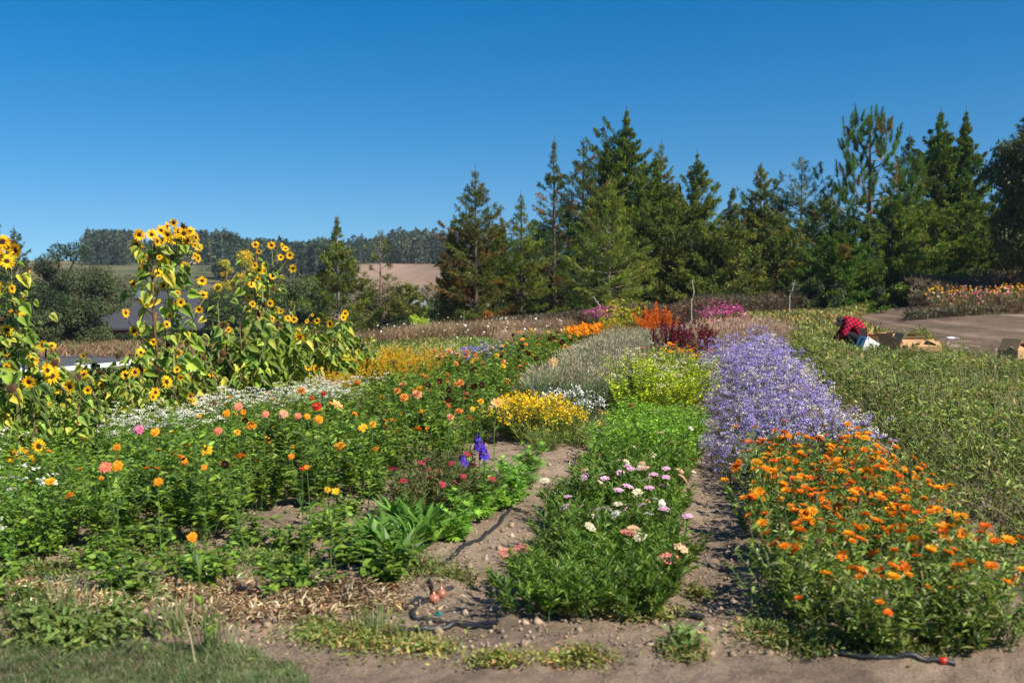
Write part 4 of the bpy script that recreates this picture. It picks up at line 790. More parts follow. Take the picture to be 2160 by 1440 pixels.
for k, (c, Y) in enumerate([(-4.05, 5.35), (-4.5, 5.6), (-4.9, 6.0), (-4.3, 6.1), (-5.3, 6.3), (-3.8, 5.0), (-5.0, 6.9), (-5.5, 7.0), (-5.4, 7.6)]):
    place(LA2, 'lace_flower_plant', 'bright green plant dotted with small white flowers at the near left corner', 'flower plant', XR(c, Y), Y, k, 1.0, 'sparse white flowers at the near corner')
# -- low leafy plants in front
LOW = [fin(herb(350 + k, n=14, h=.24, r0=.08, r1=.24, nl=300, ls=(.04, .085), lw=.42, pal=GD, up=.2, hv=.4)) for k in range(2)]
pts_low = [(-3.5, 5.0), (-3.2, 5.25), (-2.9, 4.85), (-2.65, 5.2), (-2.45, 4.95), (-2.2, 5.3), (-2.05, 4.9), (-1.85, 5.35), (-2.35, 5.6), (-1.65, 5.05), (-3.35, 4.65), (-2.6, 5.7), (-2.3, 6.0), (-2.35, 6.5), (-3.05, 5.55), (-1.9, 5.65)]
for k, (c, Y) in enumerate(pts_low):
    place(LOW[k % 2], 'seedling_dahlia', 'low dark leafy young plant %s' % ['at the left of the front edge', 'along the front edge behind the straw', 'beside the bare path behind the front edge'][min(k // 6, 2)], 'plant', XR(c, Y), Y, k * 1.3, .8 + .3 * ((k * 7) % 5) / 5, 'young plants along the front edge')
SED = fin(herb(360, n=70, h=.34, r0=.18, r1=.34, nl=2800, T=LEAF6, ls=(.03, .07), lw=.14, pal=[((.10, .14, .035), 3), ((.13, .15, .05), 2), ((.16, .10, .05), .5)], up=1.0, hv=.4, scol=(.14, .12, .05)))
for k, (px, py) in enumerate([(885, 1085), (965, 1070), (930, 1040)]):
    Y = 1.5 * 2100 / (py - 590); place(SED, 'yarrow_plant', 'feathery brownish yarrow clump with red heads on the bare path, ' + ['left', 'right', 'back'][k] + ' one', 'flower plant', P(px, py, Y)[0], Y, k, 1.0, 'red-headed yarrow clumps', ['yred'], 7, rs)
STR = fin(herb(362, n=10, h=.12, r0=.06, r1=.12, nl=60, T=BLADE, ls=(.16, .26), lw=.10, pal=[((.075, .16, .025), 3), ((.11, .21, .03), 2)], up=.8, t0=0))
LOB = fin(herb(363, n=12, h=.26, r0=.08, r1=.20, nl=110, T=LOBED, ls=(.07, .11), lw=.6, pal=[((.13, .26, .03), 3), ((.18, .32, .04), 2), ((.08, .17, .03), 1)], up=.3))
for k, (px, py) in enumerate([(850, 1180), (880, 1150), (905, 1165), (850, 1130), (800, 1180), (830, 1205)]):
    Y = 1.55 * 2100 / (py - 590); place(STR, 'strap_leaf_plant', 'plant with broad arching strap leaves beside the drip hose' if k < 3 else 'strap-leaved plant at the edge of the young plants', 'plant', P(px, py, Y)[0], Y, k, 1.0, 'strap-leaved plants')
for k, (px, py) in enumerate([(980, 1120), (1010, 1095), (965, 1150), (1050, 1080), (1085, 1065), (1110, 1030), (1075, 1035), (1030, 1050), (1120, 1000), (1000, 1040)]):
    Y = 1.55 * 2100 / (py - 590); place(LOB, 'larkspur_plant', ['bright lobed leafy plant beside the drip hose', 'bright lobed leafy plant around the blue flower spikes', 'bright lobed leafy plant reaching onto the middle path'][min(k // 4, 2)], 'plant', P(px, py, Y)[0], Y, k * 2, .85, 'lobed leafy plants by the blue spikes')
def spire(px, top, bot, Y, lb, r=.03, seed=0):
    rs = np.random.RandomState(seed); a, b_ = P(px, top, Y), P(px + 4, bot, Y); z0 = float(HG(b_[0], Y)); g = G(); f = G()
    tube1(g, curve([[b_[0], Y, z0], b_, a], 8), np.linspace(.006, .002, 8), (.09, .17, .05), 5); n = 46; t = rs.uniform(0, 1, n); pos = b_ + (a - b_) * t[:, None]
    for q in range(n):
        az = q * GA; o = np.array([math.cos(az), math.sin(az), .35]); c = pos[q] + o * r * (1.1 - .7 * t[q]); k = 5; an = np.arange(k) * 2 * PI / k; u_ = unit(np.cross(o, [0, 0, 1.])); v_ = np.cross(unit(o), u_)
        d = np.cos(an)[:, None] * u_ + np.sin(an)[:, None] * v_ + unit(o) * .3; s_ = .017 * (1.15 - .6 * t[q])
        scatter(f, PET, np.tile(c, (k, 1)), d, np.tile(unit(o), (k, 1)), np.tile([s_ * .8, s_, s_], (k, 1)), pick(rs, k, [((.10, .05, .55), 3), ((.20, .06, .58), 2), ((.05, .05, .45), 1)], .2))
    r_ = root('delphinium', lb, 'flower', (0, 0, 0), group='blue delphinium spikes'); part('stem', g.mesh('stem', [M_LEAF]), r_); part('blossoms', f.mesh('blossoms', [M_PETAL]), r_)
spire(1007, 918, 952, 7.0, 'tall violet-blue delphinium spike, upper half of the standing pair', seed=1); spire(1018, 935, 972, 6.9, 'violet delphinium spike with a pale eye, right of the tallest blue one', seed=2); spire(975, 962, 984, 6.8, 'short blue delphinium spike low and left of the standing pair', seed=3)
# -- yellow clump, white daisies, fern-like bush, far clumps
def mound(seed, h, r, pal, bl_pal, nt_, fs, n=60, nl=900, T=LEAF6, ls=(.05, .1), lw=.1, nfl=3, up=1.1, hv=.35, tp=1):
    d = herb(seed, n=n, h=h, r0=r * .4, r1=r, nl=nl, T=T, ls=ls, lw=lw, pal=pal, up=up, hv=hv, tp=tp, scol=pal[0][0]); rs = d['rs']; b = G(); i = rs.randint(0, n, nt_); base = d['tips'][i] + rs.normal(0, .02, (nt_, 3)) + [0, 0, .01]
    j = np.repeat(np.arange(nt_), nfl); pos = base[j] + rs.normal(0, .012, (len(j), 3))
    scatter(b, HEX, pos, rdir(rs, len(j)), unit(rs.normal(0, .45, (len(j), 3)) + [0, -.2, 1.]), rs.uniform(.7, 1.2, (len(j), 1)) * [fs, fs, fs], pick(rs, nt_, bl_pal, .15)[j]); return fin(d, blossom=b)
FERN = [((.16, .20, .05), 3), ((.10, .15, .04), 2)]
YEL = mound(370, .42, .34, FERN, [((.88, .62, .015), 4), ((.85, .50, .02), 1)], 260, .017)
for k, (px, py, s) in enumerate([(1085, 930, .95), (1130, 938, 1.05), (1155, 925, 1.0), (1105, 915, 1.0), (1180, 935, .8)]):
    Y = 1.55 * 2100 / (py - 590); place(YEL, 'tickseed_plant', 'clump of small bright yellow flowers between the two bare paths, ' + ['leftmost', 'front middle', 'right of middle', 'back left', 'rightmost'][k], 'flower plant', P(px, py, Y)[0], Y, k, s, 'yellow flowered clumps')
FR = mound(371, .36, .30, [((.17, .24, .06), 3), ((.22, .26, .08), 2)], [((.8, .6, .03), 1)], 14, .02, n=90, nl=500)
place(FR, 'fern_leaf_bush', 'thread-leaved pale green bush right of the yellow clump', 'plant', *P(1215, 935, 9.4)[:2], 0, 1.0, None); place(FR, 'fern_leaf_bush', 'thread-leaved green bush below the yellow clump near the middle path', 'plant', *P(1150, 955, 8.9)[:2], 2, .7, None)
WHT = mound(372, .34, .30, [((.10, .15, .06), 3), ((.15, .19, .09), 2)], [((.82, .83, .80), 1)], 75, .020, nl=600)
for k, (px, py) in enumerate([(1165, 885), (1205, 880), (1240, 895), (1190, 865), (1235, 870), (1150, 870), (1060, 905)]):
    Y = 1.55 * 2100 / (py - 590); place(WHT, 'daisy_plant', 'white daisy clump ' + ['behind the yellow clump', 'between the yellow clump and the lavender', 'at the right end of the white daisies', 'against the lavender, left', 'against the lavender, right', 'left of the other white daisies', 'alone at the left edge of the yellow clump'][k], 'flower plant', P(px, py, Y)[0], Y, k, .9, 'white daisy clumps')
MAR = mound(373, .46, .42, GC, [((.90, .38, .01), 4), ((.88, .28, .01), 2)], 230, .055, n=60, nl=700, lw=.3, nfl=2)
for k, (px, Y) in enumerate([(1195, 24), (1215, 24.6), (1240, 25), (1265, 25.5), (1288, 26), (1225, 26), (1255, 27), (1280, 27.5), (1205, 25.5)]):
    place(MAR, 'marigold_plant', 'orange marigold clump behind the maroon dahlias, %s' % ['leftmost in front', 'second in front', 'middle front', 'fourth in front', 'rightmost in front', 'back row left', 'back row middle', 'back row right', 'back row far left'][k], 'flower plant', P(px + 18, 700, Y)[0], Y, k, .88, 'orange marigolds at the far end')
for k, (c, Y) in enumerate([(-.7, 15.3), (-.3, 15.5), (.0, 15.2), (-.5, 15.9)]): place(CAL[k], 'calendula_plant', 'golden flowered plant between the lime mounds and the dark red amaranth', 'flower plant', XR(c, Y), Y, k, 1.25, 'golden plants before the amaranth', ['cal2', 'cal'], 12, rs)
DIL = mound(374, .95, .42, [((.15, .20, .04), 3), ((.2, .23, .06), 2)], [((.42, .40, .03), 3), ((.55, .5, .04), 1)], 60, .045, n=40, nl=500, nfl=12, hv=.5)
for k, (px, Y, s) in enumerate([(1300, 25.5, .95), (1322, 25, 1.0), (1345, 25.6, .95), (1316, 27, 1.15), (1290, 24, .75)]): place(DIL, 'dill_plant', 'yellow-green dill with flat umbels beside the orange amaranth, ' + ['left', 'middle', 'right', 'tallest at the back', 'short at the front'][k], 'plant', P(px, 700, Y)[0], Y, k, s, 'dill plants')
COS = mound(375, .95, .50, [((.07, .13, .04), 3), ((.14, .12, .06), 1)], [((.58, .07, .27), 4), ((.70, .28, .46), 2)], 150, .04, n=60, nl=900)
for k, (px, Y, s) in enumerate([(1503, 26, .92), (1525, 26.4, 1.05), (1545, 26.2, .95), (1262, 28.5, .85), (1280, 29, .9)]): place(COS, 'cosmos_plant', 'magenta cosmos ' + ['behind the misty grass, left', 'behind the misty grass, middle', 'behind the misty grass, right', 'behind the marigolds, left', 'behind the marigolds, right'][k], 'flower plant', P(px, 690, Y)[0], Y, k, s, 'magenta cosmos')
SNP = mound(376, .70, .40, GY, [((.85, .42, .30), 3), ((.75, .12, .20), 2), ((.85, .5, .5), 1)], 60, .05, n=30, nl=500, hv=.5)
for k, (px, Y) in enumerate([(1520, 24.5), (1540, 24.8), (1552, 25.2)]): place(SNP, 'snapdragon_plant', 'coral and pink snapdragons in front of the magenta cosmos', 'flower plant', P(px, 690, Y)[0], Y, k, .95, 'snapdragons before the cosmos')
for k, (px, Y) in enumerate([(1445, 23), (1430, 24), (1465, 25)]): place(WHT, 'daisy_plant', 'white-flowered green plant between the orange and dark red amaranths', 'flower plant', P(px, 690, Y)[0], Y, k, 1.25, 'white flowers between the amaranths')
# flower bed across the dirt track
ZFAR = [mound(380, .95, .55, [((.09, .15, .035), 3), ((.14, .11, .06), 2)], [((.90, .52, .02), 5), ((.85, .28, .05), 2), ((.8, .35, .40), .8)], 46, .075, n=40, nl=900, lw=.35, nfl=2), mound(381, .9, .55, [((.15, .11, .07), 3), ((.10, .12, .04), 2)], [((.80, .34, .22), 3), ((.70, .14, .22), 1.5), ((.85, .60, .55), 2)], 34, .06, n=40, nl=900, lw=.3, nfl=2, hv=.6), mound(382, .8, .55, [((.15, .10, .06), 3), ((.11, .10, .05), 2)], [((.6, .35, .3), 1)], 12, .05, n=50, nl=1100, lw=.25, hv=.5)]
for i in range(9):
    for j in range(3):
        X = 15.9 + i * .85; Y = 37.0 + j * 1.0 - (i * .12); m = [2 if i % 2 else 1, 0, 0][j] if i > 3 else [1, 1, 0][j]
        if i == 0 and j: continue
        place(ZFAR[m], 'zinnia_plant', ['mixed orange zinnia across the dirt track, in the back row', 'coral pink flowers across the dirt track, at the left end', 'dry brown plant along the front of the bed across the track'][m], 'flower plant', X, Y, i * 2 + j, rs.uniform(.9, 1.15), 'flower bed across the dirt track')
# ------------------------------------------------------------------ sunflowers
SFL = [((.15, .22, .03), 5), ((.11, .17, .03), 3), ((.24, .28, .045), 3), ((.38, .33, .04), .8), ((.06, .11, .025), 1)]
def sun_leaves(g, gs, rs, path, n, t0, t1, ls, pal=SFL, pm=1.0):
    i = np.zeros(n, int); t = np.sort(rs.uniform(t0, t1, n)); pos, ax = along(path[None], i, t); a = np.arange(n) * 2.4 + rs.uniform(-.5, .5, n)
    out = np.stack([np.cos(a), np.sin(a), rs.uniform(.1, .6, n)], 1); pl = rs.uniform(.06, .16, n) * (1.2 - .6 * t) * rs.uniform(1, pm, n); end = pos + unit(out) * pl[:, None]
    tubes(gs, np.stack([pos, (pos + end) / 2 + [0, 0, .01], end], 1), np.tile([.004, .003, .0025], (n, 1)), (.13, .19, .05), 3)
    d = unit(out * [1, 1, 0] + np.stack([0 * a, 0 * a, rs.uniform(-1.3, -.1, n)], 1)); L = rs.uniform(ls[0], ls[1], n) * (1.1 - .45 * t)
    scatter(g, HEART, end, d, unit(np.stack([rs.normal(.1, .4, n), rs.normal(0, .35, n) - .65, .8 + 0 * a], 1)), np.stack([L * rs.uniform(.85, 1.1, n), L, L], 1), pick(rs, n, pal, .18))
def sunflower(label, pts, heads, nl, ls, seed, kind_seed=False, sc=1.0, red=False, group='tall sunflowers on the left'):
    rs = np.random.RandomState(seed); p = np.array([P(*q) for q in pts]); Y = pts[0][2]; p[0, 2] = float(HG(p[0, 0], p[0, 1])) - .02; path = curve(p, 24); path += np.cumsum(rs.normal(0, .004, path.shape), 0) * [1, 1, 0]
    gs, gl = G(), G(); sc_ = (.16, .085, .055) if red else (.20, .23, .08); tube1(gs, path, np.linspace(.017, .007, 24), sc_, 7); sun_leaves(gl, gs, rs, path, int(nl * 1.5), .12, .90, (ls[0] * .75, ls[1] * .82), pm=2.2)
    r = root('sunflower', label, 'flower', (0, 0, 0), group=group); hm = []; sun_leaves(gl, gs, rs, path, nl + 8, .2, .92, (ls[0] * .45, ls[1] * .55), pm=2.6)
    for k, (hx, hy, kd, s) in enumerate(heads):
        q = P(hx, hy, Y + rs.uniform(-.22, .22)); j = int(np.argmin(np.abs(path[:, 2] - (q[2] - .16 - abs(q[0] - path[:, 0]) * .6)))); j = max(j, 4); b = path[j]
        d = unit(np.array([rs.normal(.15, .35), -1 + rs.uniform(0, .4), rs.normal(.12, .22)]));
        if kd == 'edge': d = unit(np.array([rs.choice([-1, 1]), -.35, .1])); kd = 'sun'
        if kd == 'back': d = unit(np.array([rs.normal(0, .3), .9, .2])); kd = 'sun'
        tail = q - d * .045; mid = (b + tail) / 2 + [0, .01, -.02 - .12 * abs(q[0] - b[0])]; tube1(gs, curve([b, mid, tail], 8), np.linspace(.006, .004, 8), (.17, .2, .07) if not red else (.15, .13, .06), 5)
        if rs.uniform() < .5: scatter(gl, HEART, [mid], [unit(np.array([rs.normal(), -.3, -.3]))], [[rs.normal(0, .3), -.3, 1.]], [[.07, .08, .08]], pick(rs, 1, SFL))
        hm.append((q, d, kd, s))
    part('stalk', gs.mesh('stalk', [M_BARK], True), r); part('foliage', gl.mesh('foliage', [M_LEAF]), r)
    for q, d, kd, s in hm: ms = HD[kd]; part('flower_head', ms[rs.randint(len(ms))], r, head_matrix(q, d, s * sc, rs.uniform(0, 6)))
    return r
def z1(l): return [(x / 4, 420 + y / 4, k, s) for x, y, k, s in l]
def z2(l): return [(540 + x / 4, 420 + y / 4, k, s) for x, y, k, s in l]
S_, E_, B_, D_ = 'sun', 'edge', 'back', 'seed'
A1 = z1([(1175, 300, S_, 1.1), (1280, 300, S_, 1.05), (1360, 265, S_, 1.0), (1150, 395, B_, 1.05), (1325, 355, E_, .8), (1355, 400, S_, 1.15), (1215, 500, S_, 1.1), (1200, 545, E_, .9), (1200, 610, S_, 1.05), (1345, 492, S_, .5), (1335, 625, S_, .75), (1125, 715, E_, .8), (1300, 735, E_, .75), (1210, 870, S_, .85), (1060, 960, E_, .9), (1135, 1110, S_, .98), (1415, 300, S_, .95), (1405, 330, E_, .8)])
A2 = z1([(1465, 200, S_, .75), (1410, 230, E_, .8), (1548, 235, D_, .9), (1505, 275, S_, .9), (1475, 255, E_, .6), (1550, 290, S_, .9), (1600, 275, S_, .9), (1650, 325, E_, .9), (1475, 350, S_, 1.15), (1525, 370, E_, .9), (1585, 350, S_, .9), (1645, 390, S_, .5), (1680, 410, S_, .85), (1455, 490, B_, 1.0), (1645, 480, E_, .7), (1670, 500, E_, .8), (1565, 565, S_, .95), (1435, 605, S_, .85), (1380, 730, S_, .8), (1705, 690, S_, .85), (1495, 795, S_, .7), (1525, 870, S_, .8), (1715, 810, S_, .85), (1690, 830, E_, .8), (1680, 930, S_, .8), (1435, 985, S_, .6), (1455, 890, E_, .6), (1580, 1205, S_, .6), (1610, 1225, D_, .5), (1430, 420, S_, .6)])
sunflower('tallest sunflower with a reddish brown stalk, left one of the tallest pair', [(333, 980, 9.8), (329, 760, 9.8), (322, 600, 9.8), (327, 500, 9.8)], A1, 15, (.15, .26), 1, red=True)
sunflower('tallest sunflower with a green stalk and crowded crown, right one of the tallest pair', [(372, 980, 10.1), (368, 760, 10.1), (366, 580, 10.1), (388, 500, 10.1)], A2, 20, (.16, .27), 2)
sunflower('single thin sunflower whose one head turns away from the camera', [(480, 900, 12.0), (468, 720, 12.0), (461, 612, 12.0)], [(460, 606, B_, .95), (449, 687, E_, .6)], 7, (.10, .16), 3)
sunflower('sunflower at the far left edge with a crowded top, front one', [(40, 1000, 8.2), (32, 700, 8.2), (18, 560, 8.2)], z1([(20, 360, S_, 1.0), (65, 410, S_, .7), (135, 430, S_, 1.1), (110, 455, E_, .9), (10, 490, S_, .9), (55, 525, S_, 1.15), (255, 640, E_, .8), (10, 745, E_, .8), (50, 750, E_, .9), (100, 755, E_, .7), (-30, 420, S_, 1.0), (-60, 520, S_, 1.0)]), 13, (.13, .22), 4)
sunflower('sunflower at the far left edge with brown seed heads halfway up', [(60, 1000, 8.6), (52, 800, 8.6), (42, 660, 8.6)], z1([(200, 845, E_, .65), (210, 940, S_, .9), (190, 975, S_, .6), (45, 985, D_, .6), (130, 980, D_, .6), (265, 1365, S_, 1.15), (400, 1420, S_, .7), (440, 1425, S_, .9), (10, 1030, D_, .6)]), 14, (.12, .22), 5)
RH = z2([(130, 390, S_, .85), (25, 440, S_, .6), (220, 400, E_, .9), (250, 420, S_, .7), (210, 490, S_, .9), (285, 475, S_, .85), (310, 585, S_, .85), (75, 560, S_, .95), (60, 605, S_, .9), (140, 650, S_, .9), (30, 600, S_, .8), (25, 735, S_, .65), (165, 735, E_, .7), (40, 820, S_, .7), (95, 820, S_, .6), (155, 865, E_, .75), (175, 940, S_, .75), (-5, 385, S_, .8), (-50, 640, S_, .5), (-10, 560, S_, .8), (-40, 720, S_, .8), (-60, 830, S_, .7), (-30, 885, S_, .7), (-55, 960, S_, .7), (-85, 1150, E_, .8)])
sunflower('left stalk of the second tall sunflower group', [(535, 960, 12.6), (543, 760, 12.6), (539, 620, 12.6), (540, 535, 12.6)], [h for h in RH if h[0] < 553], 20, (.13, .22), 6, red=True)
sunflower('right stalk of the second tall sunflower group, topped by a leaning cluster', [(585, 960, 12.9), (582, 760, 12.9), (570, 640, 12.9), (578, 545, 12.9)], [h for h in RH if h[0] >= 553], 20, (.13, .22), 7)
sunflower('lower sunflower on the right shoulder of the second tall group', [(628, 940, 12.4), (622, 790, 12.4), (612, 690, 12.4)], z2([(270, 1005, S_, .75), (195, 1075, S_, .75), (275, 1170, S_, .75), (205, 1195, S_, .7), (340, 1210, D_, 1.0), (425, 1145, E_, .5), (430, 1030, S_, .5), (475, 975, S_, .4), (515, 1025, S_, .7), (40, 1000, S_, .8), (135, 1010, E_, .7)]), 18, (.12, .2), 8)
sunflower('short sunflower at the right end of the sunflower row', [(660, 920, 12.6), (652, 820, 12.6), (655, 760, 12.6)], z2([(440, 1415, S_, .85), (500, 1430, E_, 1.0), (580, 1220, E_, .7), (195, 1340, S_, .8), (225, 1400, E_, .8), (320, 1390, S_, .6)]), 16, (.12, .19), 9)
rsm = np.random.RandomState(77)
for k, (px, Y, tp, lb) in enumerate([(95, 8.8, 735, 'beside the seed-headed one at the left edge'), (15, 8.6, 640, 'behind the crowded one at the left edge'), (-10, 8.1, 690, 'cut by the left frame edge'), (275, 9.7, 735, 'left of the tallest reddish stalk'), (405, 10.6, 690, 'just right of the tallest pair'), (440, 11.2, 725, 'left of the single thin one'),
                                   (505, 11.9, 680, 'right of the single thin one'), (610, 12.7, 650, 'inside the second tall group at its right'), (345, 10.0, 640, 'between the stalks of the tallest pair'), (560, 12.4, 600, 'between the two stalks of the second tall group'), (150, 9.0, 800, 'low in front of the white fence')]):
    hd = [(px + rsm.uniform(-28, 28), tp + rsm.uniform(-12, 90), [S_, S_, E_, S_, D_][rsm.randint(5)], rsm.uniform(.55, .85)) for _ in range(rsm.randint(4, 8))]
    sunflower('medium height leafy sunflower ' + lb, [(px + 12, 960, Y), (px + 4, 830, Y), (px, tp, Y)], hd, 20, (.10, .2), 60 + k, red=k % 2 == 0, group='medium height sunflowers')
def shortsun(seed):
    rs = np.random.RandomState(seed); gs, gl = G(), G(); tips = []
    for k in range(3):
        a = rs.uniform(0, 6.28); h = rs.uniform(.6, .95); x, y = .12 * math.cos(a), .12 * math.sin(a); path = curve([[x * .3, y * .3, 0], [x, y, h * .5], [x * 2.0 + rs.normal(0, .05), y * 2, h]], 16)
        tube1(gs, path, np.linspace(.015, .006, 16), [(.20, .22, .08), (.24, .15, .09), (.26, .21, .11)][k], 6); sun_leaves(gl, gs, rs, path, 36, .08, .98, (.08, .185)); tips.append(path[-1])
    return gs.mesh('stalk', [M_BARK], True), gl.mesh('foliage', [M_LEAF]), tips
SH = [shortsun(400 + k) for k in range(5)]
rs = np.random.RandomState(33); shorts = []
for i in range(16):
    for j, c in enumerate((-6.7, -6.3, -5.9, -5.5, -5.1)):
        Y = 7.1 + i * .44 + rs.normal(0, .08); c2 = c + rs.normal(0, .07) + (.3 if Y > 12.5 else 0); x = XR(c2, Y); v = SH[rs.randint(5)]
        px = 1080 + x / Y * FPX
        if px < -120 or (i < 3 and j == 4 and rs.uniform() < .3): continue
        s_ = rs.uniform(.78, 1.05) * (.76 if px < 330 else 1.18 if px > 500 else .82)
        r = root('sunflower', 'leafy knee-high to chest-high sunflower, %s, %s' % (zone(i / 16, ['near end of its row', 'nearer half of its row', 'farther half of its row', 'far end of its row']), ['road side', 'second from the road side', 'middle', 'second from the flower side', 'flower side'][j]), 'flower', (x, Y, float(HG(x, Y)) - .02), rs.uniform(0, 6), s_, 'low leafy sunflowers')
        part('stalk', v[0], r); part('foliage', v[1], r); shorts.append((px, Y, r))
        if rs.uniform() < .55:
            q = v[2][rs.randint(3)]; az = -r.rotation_euler.z; d0 = unit(np.array([rs.normal(.1, .4), -1, rs.normal(0, .25)])); d = np.array([d0[0] * math.cos(az) - d0[1] * math.sin(az), d0[0] * math.sin(az) + d0[1] * math.cos(az), d0[2]]); part('flower_head', HD['sun'][rs.randint(3)], r, head_matrix(q + [0, 0, .05], d, rs.uniform(.6, .95)))
        if rs.uniform() < .5:
            d = unit(np.array([rs.normal(0, .5), rs.normal(-.4, .5), rs.uniform(-.5, .3)])); q = v[2][rs.randint(3)]; part('flower_head', HD['seed'][0], r, head_matrix(q, d, rs.uniform(.7, 1.1)))
bpy.context.view_layer.update()
for k, (x, y, kd, s_) in enumerate([(100, 395, D_, 1.05), (245, 340, S_, .9), (435, 290, S_, .95), (400, 245, E_, .8), (460, 180, D_, 1.0), (590, 380, S_, .8), (740, 410, S_, .6), (1140, 260, S_, .8), (1405, 340, E_, .95), (1310, 430, E_, .8), (1290, 470, E_, .7), (1525, 305, S_, .5), (1610, 465, S_, .7), (1635, 510, E_, .7), (95, 960, S_, .85), (185, 955, S_, .9), (250, 1015, S_, 1.0), (325, 885, E_, .9), (395, 980, S_, .85), (770, 990, S_, .7), (235, 925, D_, .5), (1880, 100, D_, 1.1), (1720, 140, D_, .8), (1335, 245, D_, .8), (660, 300, D_, .8), (850, 260, D_, .8)]):
    px, py = x / 4, 720 + y / 4; Y = -4.86 / ((px - 1080) / FPX - .1905); best = min(shorts, key=lambda t: abs(t[0] - px) / 60 + abs(t[1] - Y) * .7); q = P(px, py, Y); r = best[2]
    d = unit(np.array([rs.normal(.1, .3), -1, rs.normal(.1, .25)])) if kd != E_ else unit(np.array([.9, -.5, .2])); ms = HD['seed' if kd == D_ else 'sun']
    inv = r.matrix_world.inverted(); sc_ = r.scale[0]; o = part('flower_head', ms[k % len(ms)], r); o.matrix_local = inv @ head_matrix(q, d, s_, k)
    g = G(); gz = float(HG(q[0], Y)); tube1(g, curve([[q[0] + rs.normal(0, .1), Y + .35, max(gz, q[2] - .3)], [q[0] + rs.normal(0, .04), Y + .15, q[2] - .12], q - d * .04], 9), .006, (.18, .19, .07), 5)
    o = part('peduncle', g.mesh('peduncle', [M_BARK], True), r); o.matrix_local = inv
# ------------------------------------------------------------------ ground cover (nobody could count it)
def carpet(name, label, seed, pts, zf, T, ls, lw, pal, up=.6, down=0, mat=None, tp=.6, pos_z=None, upn=1.0, stem=0, scol=(.1, .13, .05), var=.25, yscale=None):
    rs = np.random.RandomState(seed); x, y = pts(rs); n = len(x); h = zf(x, y, rs); z0 = HG(x, y); z = z0 + h * rs.uniform(0, 1, n) ** tp; g = G()
    k = 1 if yscale is None else (y / yscale) ** .55; L = rs.uniform(ls[0], ls[1], n) * k
    d = rdir(rs, n) * [1, 1, .5] + [0, 0, up]; patch = 1 + 1.3 * fbm(x * 1.3, y * 1.3, 4, seed); warm = 1.6 * np.clip(fbm(x * .55, y * .5, 3, seed + 9) + .05, 0, 1)
    scatter(g, T, np.stack([x, y, z], 1), unit(d), unit(np.array([0, 0, upn]) + rs.normal(0, .5, (n, 3))), np.stack([L * lw * 2, L, L], 1), np.clip(pick(rs, n, pal, var) * patch[:, None] * (1 + warm[:, None] * np.array([1.0, .15, .35])), 0, 1))
    if stem:
        i = rs.choice(n, stem); b = np.stack([x[i], y[i], z0[i]], 1); e = b + np.stack([rs.normal(0, .12, stem), rs.normal(0, .12, stem), h[i] * rs.uniform(.6, 1.25, stem)], 1); m = (b + e) / 2 + rs.normal(0, .03, (stem, 3))
        tubes(g, np.stack([b, m, e], 1), np.tile([.003, .003, .0015], (stem, 1)) * (k[i][:, None] if yscale is not None else 1), pick(rs, stem, [(scol, 1)], .3), 3)
    o = part(name, g.mesh(name, [mat or M_LEAF])); setp(o, label, kind='stuff'); return o
def bandCY(c0, c1, y0, y1, n, p=1.0, keep=None):
    def f(rs):
        u = rs.uniform(0, 1, n); y = (y0 ** (1 - p) + u * (y1 ** (1 - p) - y0 ** (1 - p))) ** (1 / (1 - p)) if p != 1 else y0 * (y1 / y0) ** u
        a = c0(y) if callable(c0) else c0; b = c1(y) if callable(c1) else c1; x = a + (b - a) * rs.uniform(0, 1, n) + .1905 * y
        if keep is not None: m = keep(x, y, rs); return x[m], y[m]
        return x, y
    return f
def road_near(x, y): return None
# dirt track on the right: polygon test by its two edges
def trk_near(y): return np.interp(y, [15, 16.3, 20, 23.5, 30.7, 36, 41], [8.1, 8.4, 8.8, 9.2, 11, 13, 15.2])
def tom_keep(x, y, rs):
    px = 1080 + x / y * FPX; cc = x - .1905 * y; bare = fbm(x * 1.5, y * 1.5, 3, 71)
    cl = fbm(x * 2.6, y * 2.2, 3, 78); m = (px < 2300) & ((cl + rs.uniform(-.12, .12, len(x))) > -.10) & (x < trk_near(y) + .5 * fbm(x, y * .7, 2, 4)) & ((cc > 1.62) | (y > 8)) & ((bare > -.15) | (y > 7)) & ~((y < 5.4) & (rs.uniform(0, 1, len(x)) < .75))
    return m
SPOTS = [(P(1795, 700, 21.5)[0], 21.5, .8), (P(1872, 715, 21.2)[0], 21.2, .7), (P(1912, 720, 20.4)[0], 20.4, .7), (P(1945, 735, 18.9)[0], 18.9, .9), (P(1820, 730, 20.2)[0], 20.2, .5), (P(2145, 755, 17.2)[0], 17.2, .8)]
def tom_h(x, y, rs):
    h = (.10 + .42 * np.clip(fbm(x * .9, y * .8, 3, 31) + .38, 0, 1) + .65 * np.clip(fbm(x * 2.6, y * 2.2, 3, 78) + .08, 0, 1)) * np.clip((y - 4.0) / 1.5, .3, 1) * np.clip((x - .1905 * y - 1.4) / .5, .35, 1)
    h = h + (rs.uniform(0, 1, len(x)) < .015) * rs.uniform(.05, .28, len(x))
    for sx, sy, sr in SPOTS: h = h * (1 - .62 * np.exp(-(((x - sx) / sr) ** 2 + ((y - sy + .5) / (sr * 1.8)) ** 2)))
    return np.maximum(h, .05)
TOM = [((.12, .18, .032), 5), ((.19, .25, .045), 3.2), ((.055, .095, .022), 3), ((.34, .34, .09), 1.0), ((.30, .21, .11), .7), ((.12, .08, .05), .7)]
carpet('tomato_vines', 'sprawling half-dried tomato vines filling the field on the right', 51, bandCY(1.45, 10.5, 4.6, 23, 400000, 1.1, tom_keep), tom_h, LEAF, (.025, .07), .27, TOM, up=.3, stem=11000, upn=.6, scol=(.2, .2, .09), yscale=8)
